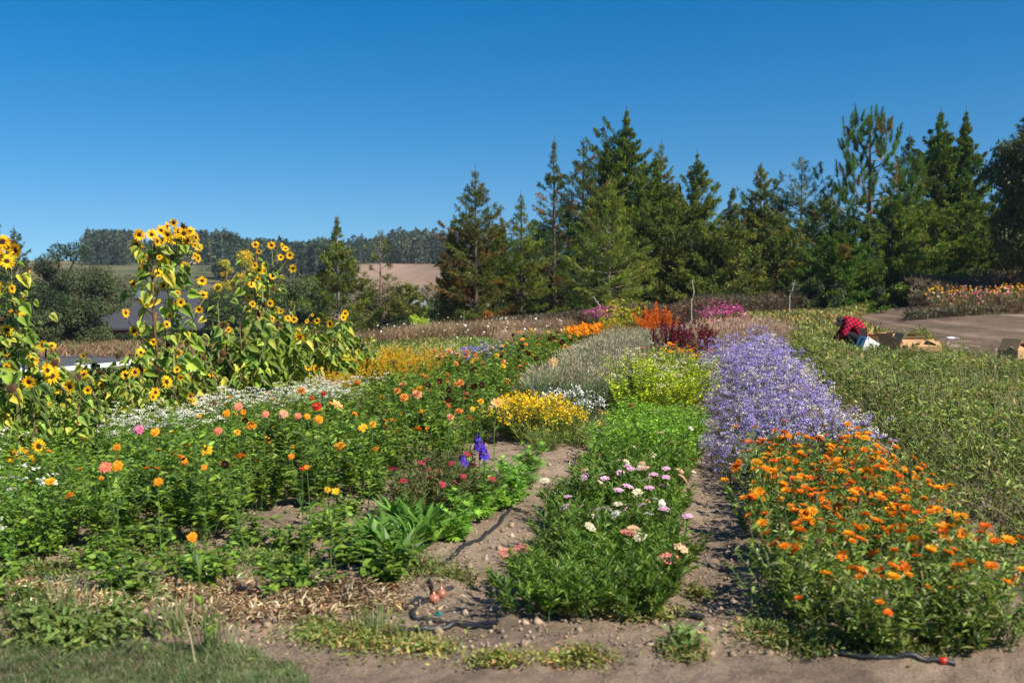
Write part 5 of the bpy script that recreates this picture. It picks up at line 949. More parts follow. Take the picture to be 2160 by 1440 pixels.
FARW = [((.10, .14, .035), 3), ((.15, .17, .05), 2), ((.22, .19, .08), 1)]
carpet('weeds', 'low green and yellow weeds between the purple asters and the windbreak', 52, bandCY(0.4, 9, 22.5, 42, 60000, 1.2, lambda x, y, rs: x < trk_near(y) - .5), lambda x, y, rs: .25 + .25 * np.clip(fbm(x * .6, y * .6, 3, 32) + .3, 0, 1), LEAF, (.10, .2), .25, FARW + TOM[3:5], up=.5)
carpet('meadow_weeds', 'low green weeds on the open ground beyond the celosia', 53, bandCY(-9.5, -3.7, 12.5, 24, 90000, 1.2, lambda x, y, rs: (x - .1905 * y < -4.7) | (y > 15.6)), lambda x, y, rs: .10 + .12 * np.clip(fbm(x * .8, y * .8, 3, 33) + .3, 0, 1), LEAF, (.05, .11), .28, [((.07, .13, .025), 4), ((.10, .17, .04), 3), ((.14, .16, .06), 2), ((.2, .17, .09), 1)], up=.4)
def edge_pts(n, w0, w1):          # along the top of the bank, from the left field round to the windbreak
    ex = [-4.4, -4.0, -2.5, 0, 3, 6.5, 10, 13.3]; ey = [23, 24, 25.5, 28, 31, 34, 38, 41.5]
    def f(rs): x = rs.uniform(ex[0], ex[-1], n); return x, np.interp(x, ex, ey) + rs.uniform(w0, w1, n)
    return f
BRM = [((.11, .085, .055), 4), ((.17, .12, .08), 2), ((.08, .085, .035), 2), ((.15, .08, .05), 1)]
carpet('bramble_hedge', 'tangled brown bramble hedge along the far edge of the field', 54, edge_pts(110000, .6, 3.6), lambda x, y, rs: (.35 + .55 * ss(-2, 12, x)) * (1 + .9 * fbm(x * .7, y * .4, 3, 41)), LEAF, (.06, .15), .28, BRM, up=.3, stem=9000, scol=(.17, .13, .1), yscale=30, mat=M_DRY, tp=.8)
STRAW = [((.36, .26, .15), 4), ((.28, .19, .11), 3), ((.20, .15, .08), 1), ((.13, .14, .05), .6)]
def dry_pts(n):
    def f(rs): u = rs.uniform(0, 1, n) ** 1.3; px = 690 + 520 * u; y = 21.8 + (px - 690) / 520 * 4 + rs.uniform(0, 2.6, n); x = (px - 1080) / FPX * y; return x, y
    return f
carpet('dry_grass', 'stand of tall dry straw-coloured grass behind the green weeds', 55, dry_pts(26000), lambda x, y, rs: .02 + 0 * x, BLADE, (.25, .6), .012, STRAW, up=1.6, mat=M_DRY, tp=1)
def wild_white(rs):
    n = 420; px = rs.uniform(690, 1190, n); y = rs.uniform(22, 27, n); return (px - 1080) / FPX * y, y
carpet('wild_carrot', 'scattered small white wild carrot heads in the dry grass', 56, wild_white, lambda x, y, rs: .25 + .45 * rs.uniform(0, 1, len(x)), HEX, (.025, .055), .5, [((.70, .68, .57), 1)], up=.0, mat=M_PETAL, tp=.3)
def rough_right(rs):
    n = 60000; y = rs.uniform(35.2, 46, n); x = rs.uniform(13.5, 27, n); m = (x > trk_near(np.minimum(y, 41)) + 1.2) & ((y > 39.5) | (x > 99) | (y < 36.4)); return x[m], y[m]
carpet('dry_scrub', 'grey-brown dry scrub around the flower bed across the dirt track', 57, rough_right, lambda x, y, rs: .22 + 1.0 * ss(38, 42, y) * (1 + fbm(x * .6, y * .6, 3, 42)), LEAF, (.10, .2), .22, [((.20, .16, .12), 3), ((.13, .12, .06), 2), ((.10, .12, .05), 2)], up=.8, mat=M_DRY, stem=3000, scol=(.22, .18, .14), yscale=30)
def slope_pts(rs):
    n = 60000; y = rs.uniform(54, 90, n); px = rs.uniform(-60, 720, n); x = (px - 1080) / FPX * y; return x, y
carpet('verge_grass', 'dry grass and low weeds on the verge beyond the road', 58, slope_pts, lambda x, y, rs: .1 + .5 * np.clip(fbm(x * .4, y * .4, 3, 43) + .2, 0, 1), BLADE, (.2, .5), .05, STRAW + [((.09, .12, .04), 4)], up=1.0, mat=M_DRY)
LAWN = [((.07, .11, .035), 4), ((.10, .14, .05), 3), ((.17, .16, .09), 1.5)]
def lawn_pts(n):
    def f(rs):
        px = rs.uniform(-60, 640, n); lim = np.interp(px, [-60, 0, 120, 300, 450, 560, 640], [1350, 1355, 1370, 1385, 1395, 1420, 1445]) + 25 * (vnoise(px / 40, px * 0, 3) - .5); py = lim + rs.uniform(0, 1, n) ** 1.1 * 190
        y = 1.55 * FPX / (py - 590); return (px - 1080) / FPX * y, y
    return f
carpet('grass', 'short green grass in the near left corner', 59, lawn_pts(30000), lambda x, y, rs: .005 + 0 * x, BLADE, (.015, .042), .04, LAWN, up=1.2, tp=1)
def blob_pts(blobs, n):
    def f(rs):
        w_ = np.array([b[2] * b[3] for b in blobs], float); i = rs.choice(len(blobs), n, p=w_ / w_.sum()); a = rs.uniform(0, 6.283, n); q = np.abs(rs.normal(0, .62, n)); b = np.array([t[:4] for t in blobs], float)[i]
        px = b[:, 0] + np.cos(a) * q * b[:, 2]; py = b[:, 1] + np.sin(a) * q * b[:, 3]; y = 1.55 * FPX / (py - 590); return (px - 1080) / FPX * y, y
    return f
carpet('ground_weeds', 'patches of low creeping weeds on the bare soil in front', 60, blob_pts([(760, 1375, 150, 40), (900, 1395, 60, 20), (660, 1355, 60, 25), (880, 1215, 90, 25), (960, 1225, 60, 18), (1450, 1400, 50, 30), (1230, 1415, 90, 18), (1620, 1350, 70, 25), (1680, 1370, 80, 25), (1480, 1260, 45, 15), (1900, 1400, 60, 18), (1750, 1395, 60, 16), (1980, 1385, 70, 25), (2100, 1330, 50, 40), (1280, 1315, 100, 10), (560, 1195, 120, 30), (380, 1205, 100, 30), (250, 1190, 100, 25), (240, 1280, 70, 22), (90, 1225, 90, 25), (1390, 1320, 80, 12), (1190, 1130, 25, 40), (860, 1090, 40, 12), (1050, 1425, 90, 14)], 26000), lambda x, y, rs: .01 + .045 * rs.uniform(0, 1, len(x)), LEAF, (.012, .035), .30, [((.10, .15, .035), 4), ((.16, .19, .05), 3), ((.07, .11, .03), 2), ((.25, .17, .08), .8)], up=.45)
carpet('broad_weeds', 'dark broad-leaved weeds in the near left corner', 61, blob_pts([(150, 1365, 150, 38), (60, 1340, 70, 30), (230, 1350, 70, 25), (290, 1275, 60, 16), (40, 1290, 50, 14), (1450, 1395, 35, 22), (30, 1150, 50, 40)], 3600), lambda x, y, rs: .02 + .09 * rs.uniform(0, 1, len(x)), LEAF6, (.025, .055), .35, [((.055, .10, .022), 4), ((.08, .13, .03), 2)], up=.35)
carpet('tall_grass_tufts', 'upright grass blades among the low weeds', 62, blob_pts([(780, 1370, 60, 12), (830, 1375, 35, 12), (870, 1215, 60, 12), (120, 1330, 130, 30), (360, 1350, 90, 18), (430, 1400, 60, 20)], 420), lambda x, y, rs: .005 + 0 * x, BLADE, (.10, .26), .012, LAWN, up=2.2, tp=1)
carpet('straw_litter', 'pale dry husks and straw heaped on the soil in front of the young plants', 63, blob_pts([(620, 1290, 200, 34), (520, 1310, 110, 30), (720, 1265, 110, 26), (420, 1330, 60, 14), (800, 1290, 60, 18), (150, 1290, 170, 20), (60, 1270, 80, 22), (370, 1270, 70, 16), (430, 1250, 120, 14)], 9500), lambda x, y, rs: .045 * np.ones_like(x), LEAF, (.015, .07), .14, [((.66, .50, .30), 4), ((.46, .31, .17), 3.5), ((.78, .68, .48), 2), ((.22, .13, .07), 2.5)], up=.12, mat=M_DRY, tp=1.0)
carpet('leaf_litter', 'dry brown leaf scraps scattered over the soil paths', 64, bandCY(-5.6, 3.0, 4.2, 14, 9000, 1.6), lambda x, y, rs: .006 + 0 * x, LEAF, (.012, .04), .25, [((.34, .24, .14), 3), ((.2, .13, .08), 3), ((.45, .36, .24), 1), ((.16, .16, .06), 1)], up=.05, mat=M_DRY, tp=1)
def clod_stuff():
    rs = np.random.RandomState(65); n = 9000; y = 4.0 * (16 / 4.0) ** rs.uniform(0, 1, n); x = rs.uniform(-.62, .62, n) * y; s_ = rs.uniform(.004, .014, n) * (1 + (rs.uniform(0, 1, n) < .10) * 1.6); z = HG(x, y) + s_ * .2; g = G()
    Tt = tri([(1, 0, 0), (-1, 0, .1), (0, 1, 0), (.1, -1, 0), (0, .1, .8), (0, 0, -.7)], [(0, 2, 4), (2, 1, 4), (1, 3, 4), (3, 0, 4), (2, 0, 5), (1, 2, 5), (3, 1, 5), (0, 3, 5)])
    scatter(g, Tt, np.stack([x, y, z], 1), rdir(rs, n) * [1, 1, .2], unit(rs.normal(0, .3, (n, 3)) + [0, 0, 1.]), np.stack([s_, s_ * .8, s_], 1), pick(rs, n, [(SOIL * 1.05, 3), (SOIL * .8, 2), (SOIL * 1.35, 1)], .15)); o = part('soil_gravel', g.mesh('soil_gravel', [M_BARK])); setp(o, 'small clods and grit lying on the bare soil', kind='stuff')
clod_stuff()
# ------------------------------------------------------------------ dirt track, road, fence, houses
def strip(name, label, near, far, n, m, lift, mat, col):
    """Sheet between two polylines, laid just above the ground."""
    A, B = curve(near, n)[:, :2], curve(far, n)[:, :2]; t = np.linspace(0, 1, m)[None, :, None]; Q = A[:, None] * (1 - t) + B[:, None] * t; Z = HG(Q[..., 0], Q[..., 1]) + lift; V = np.concatenate([Q, Z[..., None]], -1).reshape(-1, 3)
    i = (np.arange(n - 1)[:, None] * m + np.arange(m - 1)[None]).ravel(); F = np.concatenate([np.stack([i, i + 1, i + m + 1], 1), np.stack([i, i + m + 1, i + m], 1)]); g = G(); c = np.broadcast_to(col, (n, m, 3)).copy() if np.ndim(col) == 1 else col(Q, t)
    g.add(V, F, c.reshape(-1, 3)); o = part(name, g.mesh(name, [mat], True)); return setp(o, label, kind='structure')
def trk_col(Q, t):
    n, m = Q.shape[:2]; c = np.tile(np.array([.150, .106, .074]), (n, m, 1)); rut = np.exp(-((t - .38) / .05) ** 2) + np.exp(-((t - .66) / .05) ** 2); return c * (1 + .45 * rut) * (1 + .9 * fbm(Q[..., 0] * 1.5, Q[..., 1] * .6, 3, 12) + .6 * fbm(Q[..., 0] * 6, Q[..., 1] * 3, 3, 13))[..., None]
strip('dirt_track', 'brown dirt track curving past the field on the right', [[7.9, 11, 0], [8.2, 16, 0], [9.2, 23.5, 0], [11, 30.7, 0], [12.6, 37, 0], [14, 42, 0]], [[22, 16, 0], [20, 24, 0], [18.5, 32, 0], [16.5, 36.5, 0], [15.4, 40, 0], [15.2, 44, 0]], 160, 60, .012, M_SOIL, trk_col)
M_ASPH = plain('asphalt', (.085, .09, .098), .9, .2, .15, 3, .3); M_WHITE = plain('white_paint', (.78, .79, .80), .55, .4, .06, 6)
strip('road', 'grey asphalt road running below the field behind the white fence', [[-60, 8, 0], [-40, 30, 0], [-22.5, 46, 0], [-12, 54.5, 0], [4, 63, 0]], [[-66, 14, 0], [-46, 38, 0], [-25.5, 55.5, 0], [-15, 63, 0], [0, 71, 0]], 90, 14, .02, M_ASPH, np.array([.1, .1, .1]))
strip('road_marking', 'white edge line painted on the asphalt road', [[-45.5, 37, 0], [-25.2, 54.9, 0], [-14.8, 62.3, 0], [0, 70.2, 0]], [[-45.5, 37.15, 0], [-25.2, 55.05, 0], [-14.8, 62.45, 0], [0, 70.35, 0]], 60, 2, .027, M_WHITE, np.array([.7, .7, .7]))
def solid(name, mat, parent, boxes, M=None, bevel=.004):
    g = G()
    for b in boxes: box(g, *b[:6], (.5, .5, .5), M=b[6] if len(b) > 6 else None)
    me = g.mesh(name, [mat], False); o = part(name, me, parent, M)
    if bevel: md = o.modifiers.new('bevel', 'BEVEL'); md.width = bevel; md.segments = 1; md.limit_method = 'ANGLE'
    return o
def fence():
    a, b = np.array([-24.0, 19.0]), np.array([-10.9, 42.8]); n = 12; r = root('board_fence', 'white three-board ranch fence along the road below the sunflowers', 'fence', (a[0], a[1], float(H(*a))))
    for k in range(n + 1):
        p = a + (b - a) * k / n; z = float(H(*p)); q = p - a; ang = math.atan2(*(b - a)[::-1]); w_ = .2 if k == n else .12
        M = Matrix.Translation((q[0], q[1], z - r.location.z)) @ Matrix.Rotation(ang, 4, 'Z'); solid('post', M_WHITE, r, [(0, 0, .62, w_, w_, 1.34), (0, 0, 1.31, w_ + .04, w_ + .04, .04)], M)
        if k < n:
            p2 = a + (b - a) * (k + 1) / n; z2_ = float(H(*p2)); L = float(np.linalg.norm(p2 - p)); mid = (p + p2) / 2 - a; pit = math.atan2(z2_ - z, L)
            for hz in (.42, .80, 1.18): M = Matrix.Translation((mid[0], mid[1], (z + z2_) / 2 - r.location.z + hz)) @ Matrix.Rotation(ang, 4, 'Z') @ Matrix.Rotation(-pit, 4, 'Y'); solid('rail', M_WHITE, r, [(0, -.085, 0, L - .01, .035, .15)], M)
fence()
M_ROOF = plain('grey_shingle', (.055, .056, .066), .85, .25, .16, 5, .4); M_WALL = plain('brown_siding', (.16, .10, .07), .8, .2, .1, 4); M_GLASS = plain('skylight_glass', (.10, .15, .16), .15, .6, .03); M_PINK = plain('pale_stucco', (.62, .48, .42), .85, .2, .05)
def house(name, label, x0, x1, y0, y1, zb, ze, zr, hip, wall, roof, sky=None, win=()):
    r = root(name, label, 'house', ((x0 + x1) / 2, (y0 + y1) / 2, zb)); cx, cy_ = r.location.x, r.location.y
    solid('wall', wall, r, [(0, 0, (ze - zb) / 2, (x1 - x0) - .8, (y1 - y0) - .8, ze - zb)], bevel=0)
    a, b, c, d = x0 - cx, x1 - cx, y0 - cy_, y1 - cy_; ym = (c + d) / 2; e, z = ze - zb, zr - zb
    V = [(a, c, e), (b, c, e), (b, d, e), (a, d, e), (a + hip, ym, z), (b - hip, ym, z)]; V += [(p[0], p[1], p[2] + .14) for p in V]
    F = [(6, 7, 11), (6, 11, 10), (8, 9, 10), (8, 10, 11), (9, 6, 10), (7, 8, 11), (0, 5, 1), (0, 4, 5), (2, 4, 3), (2, 5, 4), (3, 4, 0), (1, 5, 2), (0, 1, 7), (0, 7, 6), (1, 2, 8), (1, 8, 7), (2, 3, 9), (2, 9, 8), (3, 0, 6), (3, 6, 9)]
    g = G(); g.add(V, F, (.1, .1, .1)); ro = part('roof', g.mesh('roof', [roof], False), r)
    for (wx, wz, ww, wh) in win: solid('window', M_GLASS, r, [(wx, c + .38, wz, ww, .06, wh)], bevel=0)
    if sky:
        u, v, sw, sl = sky; ang = math.atan2(z - e, ym - c); M = Matrix.Translation((u, c + (ym - c) * v, e + (z - e) * v + .2)) @ Matrix.Rotation(ang, 4, 'X'); k = part('skylight', None if False else bpy.data.meshes.new('skylight'), ro, M)
        g = G(); box(g, 0, 0, 0, sw, sl, .16, (.1, .1, .1)); k.data = g.mesh('skylight', [M_ROOF]); solid('glass', M_GLASS, k, [(0, 0, .085, sw - .16, sl - .16, .03)], bevel=0)
    return r
zr_, ze_ = P(300, 618, 78)[2], P(300, 696, 73)[2]
house('house', 'low house with a wide dark grey shingle roof behind the sunflowers', P(158, 690, 73)[0], P(462, 690, 73)[0], 73, 83, -4.6, ze_, zr_, 3.0, M_WALL, M_ROOF, sky=(-1.9, .86, 1.1, 1.4), win=[(-2, 1.2, 1.2, .8), (2, 1.2, 1.2, .8)])
hx = P(388, 550, 332); house('house', 'tiny pale pink house on top of the vineyard hill', hx[0] - 3.6, hx[0] + 2.6, 332, 338, float(H(hx[0], 332)) - .5, P(388, 548, 332)[2], P(388, 541, 332)[2], 1.2, M_PINK, plain('tan_roof', (.42, .3, .18), .8), win=[(-1.2, 1.8, 1.1, 1.0), (1.2, 1.8, 1.1, 1.0)])
hx = P(868, 650, 62); house('shed', 'grey gabled shed roof between the yellow shrub and the lime shrub', P(830, 650, 62)[0], P(893, 650, 62)[0], 62, 66, -3.2, P(868, 662, 62)[2], P(868, 638, 64)[2], .02, M_WALL, plain('pale_grey_roof', (.22, .24, .26), .7, .3, .1))
# ------------------------------------------------------------------ pale sticks, drip hoses, vegetables
M_STICK = plain('weathered_wood', (.36, .33, .28), .85, .2, .25, 10, .4); M_HOSE = plain('black_hose', (.022, .023, .026), .5, .45, .2, 20); M_TEAL = plain('teal_plastic', (.03, .20, .18), .4, .5)
for pts, Y, lb in [([(1462, 668), (1459, 640), (1463, 620), (1460, 590)], 30, 'tall thin pale stick standing behind the dark red amaranth'), ([(1266, 660), (1264, 648), (1258, 636), (1250, 625)], 29, 'bent pale stick leaning left behind the dill'), ([(1664, 660), (1666, 630), (1671, 612), (1677, 590)], 35, 'pale forked stick leaning right in front of the leafy bush'),
                   ([(2116, 600), (2117, 580), (2110, 555), (2102, 540)], 41, 'curved pale stick behind the flower bed across the track'), ([(1066, 692), (1068, 680), (1072, 668)], 27, 'short pale stump-like stick at the left of the bramble hedge'), ([(722, 700), (723, 685), (727, 675)], 25, 'short pale stick in the dry grass by the sunflowers')]:
    p = np.array([P(x, y, Y) for x, y in pts]); p[0, 2] = float(HG(p[0, 0], Y)) - .05; n = 14; c = curve(p, n); c[1:-1] += np.random.RandomState(int(p[0, 0] * 10) % 999).normal(0, .012, (n - 2, 3)); g = G(); tube1(g, c, np.linspace(.023, .013, n), (.5, .5, .5), 6); o = part('wooden_stick', g.mesh('wooden_stick', [M_STICK], True)); setp(o, lb, 'stick', 'pale sticks along the field edge')
def gp(px, py, lift=.012):
    y = 1.55 * FPX / (py - 590)
    for _ in range(4): x = (px - 1080) / FPX * y; z = float(HG(x, y)); y = (CAMZ - z) * FPX / (py - 590)
    x = (px - 1080) / FPX * y; return np.array([x, y, float(HG(x, y)) + lift])
for pts, lb, rad in [([(1078, 1075), (1050, 1115), (1002, 1150), (1020, 1142), (960, 1178), (915, 1210)][:3] + [(960, 1178), (915, 1210)], 'black drip hose running up the middle path', .011), ([(902, 1248), (911, 1262), (885, 1276), (860, 1290), (850, 1300)], 'short black drip hose curling beside the straw', .009),
                     ([(952, 1252), (920, 1266), (885, 1286), (868, 1303), (868, 1320), (915, 1326), (960, 1331), (1040, 1336)], 'black drip hose looping in a U at the near end of the middle path', .009), ([(830, 1346), (885, 1344), (940, 1337), (975, 1331), (1050, 1328)], 'black header pipe meeting the looped hose', .014),
                     ([(1285, 1314), (1350, 1318), (1420, 1316), (1492, 1319)], 'black pipe along the near end of the feathery bed', .013), ([(1690, 1383), (1760, 1392), (1850, 1405), (1930, 1412), (2035, 1421)], 'black pipe along the near end of the orange bed', .012),
                     ([(50, 1237), (90, 1238), (132, 1236)], 'short piece of black pipe at the near left', .014), ([(150, 1280), (190, 1266), (235, 1247)], 'black pipe slanting through the left litter', .011), ([(735, 1212), (790, 1211), (815, 1208), (835, 1194)], 'black hose under the strap-leaved plants', .011)]:
    p = np.array([gp(*q) for q in pts]); c = curve(p, 40); c[:, 2] = HG(c[:, 0], c[:, 1]) + rad * .9; g = G(); tube1(g, c, rad, (.5, .5, .5), 8); o = part('drip_hose', g.mesh('drip_hose', [M_HOSE], True))
    if 'looping' in lb:
        r = root('drip_hose', lb, 'hose', (0, 0, 0), group='drip irrigation lines'); o.parent = r; o.name = 'tube'; q = gp(922, 1320, .02); g = G(); box(g, 0, 0, .008, .034, .015, .015, (.5, .5, .5)); box(g, 0, 0, .021, .008, .022, .014, (.5, .5, .5)); v = part('valve', g.mesh('valve', [M_TEAL]), r, Matrix.Translation(Vector(q))); md = v.modifiers.new('bevel', 'BEVEL'); md.width = .004; md.segments = 2
    else: setp(o, lb, 'hose', 'drip irrigation lines')
def fruit(name, label, px, py, r, col, cat, neck=0, lobes=0, sq=.85):
    g = G(); n, m = 16, 10; V = []
    for j in range(m + 1):
        ph = PI * j / m
        for i in range(n):
            th = 2 * PI * i / n; q = math.sin(ph) * (1 + lobes * math.cos(5 * th) * .5); z = -math.cos(ph) * sq
            if neck and ph > 2.4: z += (ph - 2.4) * neck; q *= .6
            if lobes and ph > 2.6: z -= (ph - 2.6) * .35
            V.append((q * math.cos(th) * r, q * math.sin(th) * r, z * r))
    F = []
    for j in range(m):
        for i in range(n): a, b = j * n + i, j * n + (i + 1) % n; F += [(a, b, b + n), (a, b + n, a + n)]
    g.add(V, F, col); q = gp(px, py, r * .75); q[2] -= r * .25; rt = root(name, label, cat, q, px); part('body', g.mesh(name, [M_FRUIT], True), rt)
    g = G(); rs = np.random.RandomState(int(px)); top = [0, 0, r * (sq + (.4 if neck else -.06))]; petals(g, rs, 6, .001, r * .6, r * .2, 10 if not neck else 75, [((.08, .14, .03) if not neck else (.5, .38, .2), 1)], T=SPET, z=top[2] * .95); part('calyx' if not neck else 'dry_neck', g.mesh('calyx', [M_DRY]), rt)
M_FRUIT = veg_mat('fruit_skin', 0, .28, .5, nscale=20, gain=1)
fruit('tomato', 'red tomato on the soil at the near end of the orange bed', 2008, 1411, .020, (.45, .025, .012), 'tomato', lobes=.1); fruit('tomato', 'red tomato high at the right edge of the bare patch', 2118, 1178, .03, (.40, .015, .015), 'tomato', lobes=.1)
fruit('tomato', 'large red tomato at the right frame edge beside the orange bed', 2150, 1238, .036, (.55, .03, .02), 'tomato', lobes=.1); fruit('tomato', 'small red tomato between the bed corner and the large tomato', 2110, 1274, .024, (.55, .025, .012), 'tomato', lobes=.1)
fruit('onion', 'purple onion lying in the straw litter', 493, 1303, .03, (.20, .03, .07), 'onion', neck=.9); fruit('onion', 'brown onion beside the looped hose, front one of the pair', 912, 1279, .028, (.42, .16, .09), 'onion', neck=.9); fruit('onion', 'dark onion beside the looped hose, back one of the pair', 928, 1268, .030, (.30, .13, .08), 'onion', neck=.9); fruit('onion', 'orange-brown onion at the end of the straw litter', 825, 1249, .024, (.50, .2, .1), 'onion', neck=.9)
# ------------------------------------------------------------------ boxes
M_CARD = plain('cardboard', (.50, .29, .14), .85, .15, .08, 6); M_CARDW = plain('white_card', (.66, .68, .70), .7, .3, .04, 6)
def carton(label, px, py_b, Y, w_, d_, h_, rz, tilt=(0, 0), flaps=(60, 100, 60, 100), mat=None, teal=False, lift=0):
    q = P(px, py_b, Y); r = root('cardboard_box', label, 'box', (q[0], Y, float(HG(q[0], Y)) + lift), 0, 1, 'open boxes in the tomato rows'); r.rotation_euler = (tilt[0], tilt[1], rz); m = mat or M_CARD; t = .006
    solid('body', m, r, [(0, 0, t / 2, w_, d_, t), (-w_ / 2 + t / 2, 0, h_ / 2 + t / 2, t, d_, h_ - t), (w_ / 2 - t / 2, 0, h_ / 2 + t / 2, t, d_, h_ - t), (0, -d_ / 2 + t / 2, h_ / 2 + t / 2, w_ - 2 * t, t, h_ - t), (0, d_ / 2 - t / 2, h_ / 2 + t / 2, w_ - 2 * t, t, h_ - t)], bevel=0)
    for k, a in enumerate(flaps):
        if a is None: continue
        L = (d_ if k % 2 == 0 else w_) - .02; fl = (w_ if k % 2 == 0 else d_) * .45; sx = [(1, 0), (0, 1), (-1, 0), (0, -1)][k]; M = Matrix.Translation((sx[0] * w_ / 2, sx[1] * d_ / 2, h_ + .003)) @ Matrix.Rotation(k * PI / 2, 4, 'Z') @ Matrix.Rotation(-R(90 - a), 4, 'Y')
        solid('flap', M_CARD, r, [(0, 0, fl / 2, t, L, fl)], M, 0)
    if teal: solid('label_panel', M_TEAL, r, [(-w_ / 2 - .003, 0, h_ * .5, .004, d_ * .35, h_ * .7)], None, 0)
carton('open cardboard box standing corner-on just right of the crouching person', 1876, 725, 21.2, .44, .42, .40, R(38), flaps=(None, None, None, None))
carton('cardboard box with a raised flap close behind the crouching person', 1836, 722, 21.9, .34, .30, .26, R(20), flaps=(30, 70, 150, 10))
carton('cardboard box with tented flaps, between the open one and the large one', 1912, 728, 20.4, .50, .36, .27, R(12), flaps=(50, 35, 60, 125))
carton('large cardboard box with folded-out flap, nearest of the group', 1945, 745, 18.9, .62, .36, .28, R(-8), flaps=(25, 140, 20, 35))
carton('white box with a teal label tipped on its side below the person', 1822, 742, 20.2, .34, .24, .30, R(20), tilt=(0, R(28)), flaps=(40, None, 120, None), mat=M_CARDW, teal=True, lift=.06)
carton('cardboard box at the right frame edge beside the dirt track', 2146, 768, 17.2, .50, .40, .34, R(25), flaps=(30, None, 60, 20))
def scrap(px, py, Y, s_, lb):
    rs = np.random.RandomState(px); n = 9; X, Yy = np.meshgrid(np.linspace(-.5, .5, n), np.linspace(-.5, .5, n)); Z = fbm(X * 3 + px, Yy * 3, 2, 5) * .5 + .15; V = np.stack([X * s_, Yy * s_ * .6, np.abs(Z) * s_], -1).reshape(-1, 3); i = (np.arange(n - 1)[:, None] * n + np.arange(n - 1)[None]).ravel(); F = np.concatenate([np.stack([i, i + 1, i + n + 1], 1), np.stack([i, i + n + 1, i + n], 1)])
    g = G(); g.add(V, F, (.7, .7, .7)); q = P(px, py, Y); o = part('plastic_bag', g.mesh('plastic_bag', [M_CARDW])); o.location = (q[0], Y, q[2]); md = o.modifiers.new('solid', 'SOLIDIFY'); md.thickness = .004; setp(o, lb, 'plastic bag', 'pale plastic scraps')
scrap(1722, 719, 21, .28, 'pale crumpled plastic left of the crouching person'); scrap(2008, 716, 21, .25, 'pale crumpled plastic on the vines right of the boxes')
# ------------------------------------------------------------------ crouching person
def skinned(name, mat, verts, edges, radii, parent, rootv=0, sub=2):
    me = bpy.data.meshes.new(name); me.from_pydata(verts, edges, []); o = part(name, me, parent); md = o.modifiers.new('skin', 'SKIN'); sv_ = me.skin_vertices[0].data if me.skin_vertices else None
    if sv_ is None:
        bm_ = __import__('bmesh').new(); bm_.from_mesh(me); bm_.verts.layers.skin.verify(); bm_.to_mesh(me); bm_.free(); sv_ = me.skin_vertices[0].data
    for k, v in enumerate(sv_): v.radius = (radii[k], radii[k]) if np.isscalar(radii[k]) else radii[k]; v.use_root = (k == rootv)
    md.use_smooth_shade = True; m2 = o.modifiers.new('sub', 'SUBSURF'); m2.levels = m2.render_levels = sub
    me.materials.append(mat); return o
def blobbed(name, mat, V, E, Rr, parent, vox=.016):
    """One closed surface round a chain of joints (balls along each bone, fused by a voxel remesh)."""
    g = G(); n, m = 14, 9; th = np.arange(n) * 2 * PI / n; S = [(0, 0, 1.)] + [(math.sin(PI * j / m) * math.cos(t), math.sin(PI * j / m) * math.sin(t), math.cos(PI * j / m)) for j in range(1, m) for t in th] + [(0, 0, -1.)]
    F = [(0, 1 + k, 1 + (k + 1) % n) for k in range(n)]; L = len(S) - 1
    for j in range(m - 2):
        for k in range(n): a, b = 1 + j * n + k, 1 + j * n + (k + 1) % n; F += [(a, a + n, b + n), (a, b + n, b)]
    F += [(L, L - n + (k + 1) % n, L - n + k) for k in range(n)]; S = np.array(S)
    for a, b in E:
        for t in np.linspace(0, 1, 7):
            c = np.array(V[a]) * (1 - t) + np.array(V[b]) * t; r = np.array(Rr[a]) * (1 - t) + np.array(Rr[b]) * t; r = np.broadcast_to(r, (3,)) if r.ndim == 0 else np.array([r[0], r[1], r[0]])
            g.add(S * r + c, F, (.5, .5, .5))
    o = part(name, g.mesh(name, [mat], True), parent); md = o.modifiers.new('fuse', 'REMESH'); md.mode = 'VOXEL'; md.voxel_size = vox; md.use_smooth_shade = True; sm = o.modifiers.new('smooth', 'SMOOTH'); sm.factor = .6; sm.iterations = 4
    return o
def plaid():
    m, t = mat_new('red_plaid'); N = t.nodes.new; L = t.links.new; tc = N('ShaderNodeTexCoord'); sp = N('ShaderNodeSeparateXYZ'); mp = N('ShaderNodeMapping'); mp.inputs['Rotation'].default_value = (0, R(28), 0); L(tc.outputs['Object'], mp.inputs[0]); L(mp.outputs[0], sp.inputs[0]); vals = []
    for ax in ('X', 'Z'):
        a = N('ShaderNodeMath'); a.operation = 'MULTIPLY'; a.inputs[1].default_value = 17.0; L(sp.outputs[ax], a.inputs[0]); b = N('ShaderNodeMath'); b.operation = 'FRACT'; L(a.outputs[0], b.inputs[0]); c = N('ShaderNodeMath'); c.operation = 'GREATER_THAN'; c.inputs[1].default_value = .52; L(b.outputs[0], c.inputs[0]); vals.append(c)
    ad = N('ShaderNodeMath'); L(vals[0].outputs[0], ad.inputs[0]); L(vals[1].outputs[0], ad.inputs[1]); cr = N('ShaderNodeValToRGB'); cr.color_ramp.interpolation = 'CONSTANT'; e = cr.color_ramp.elements; e[0].color = (.62, .012, .05, 1); e[1].position = .34; e[1].color = (.22, .006, .02, 1); e.new(.8).color = (.02, .006, .012, 1)
    dv = N('ShaderNodeMath'); dv.operation = 'DIVIDE'; dv.inputs[1].default_value = 2.0; L(ad.outputs[0], dv.inputs[0]); L(dv.outputs[0], cr.inputs[0]); pb = N('ShaderNodeBsdfPrincipled'); pb.inputs['Roughness'].default_value = .85; pb.inputs['Specular IOR Level'].default_value = .15; L(cr.outputs[0], pb.inputs['Base Color']); o = N('ShaderNodeOutputMaterial'); L(pb.outputs[0], o.inputs[0]); return m
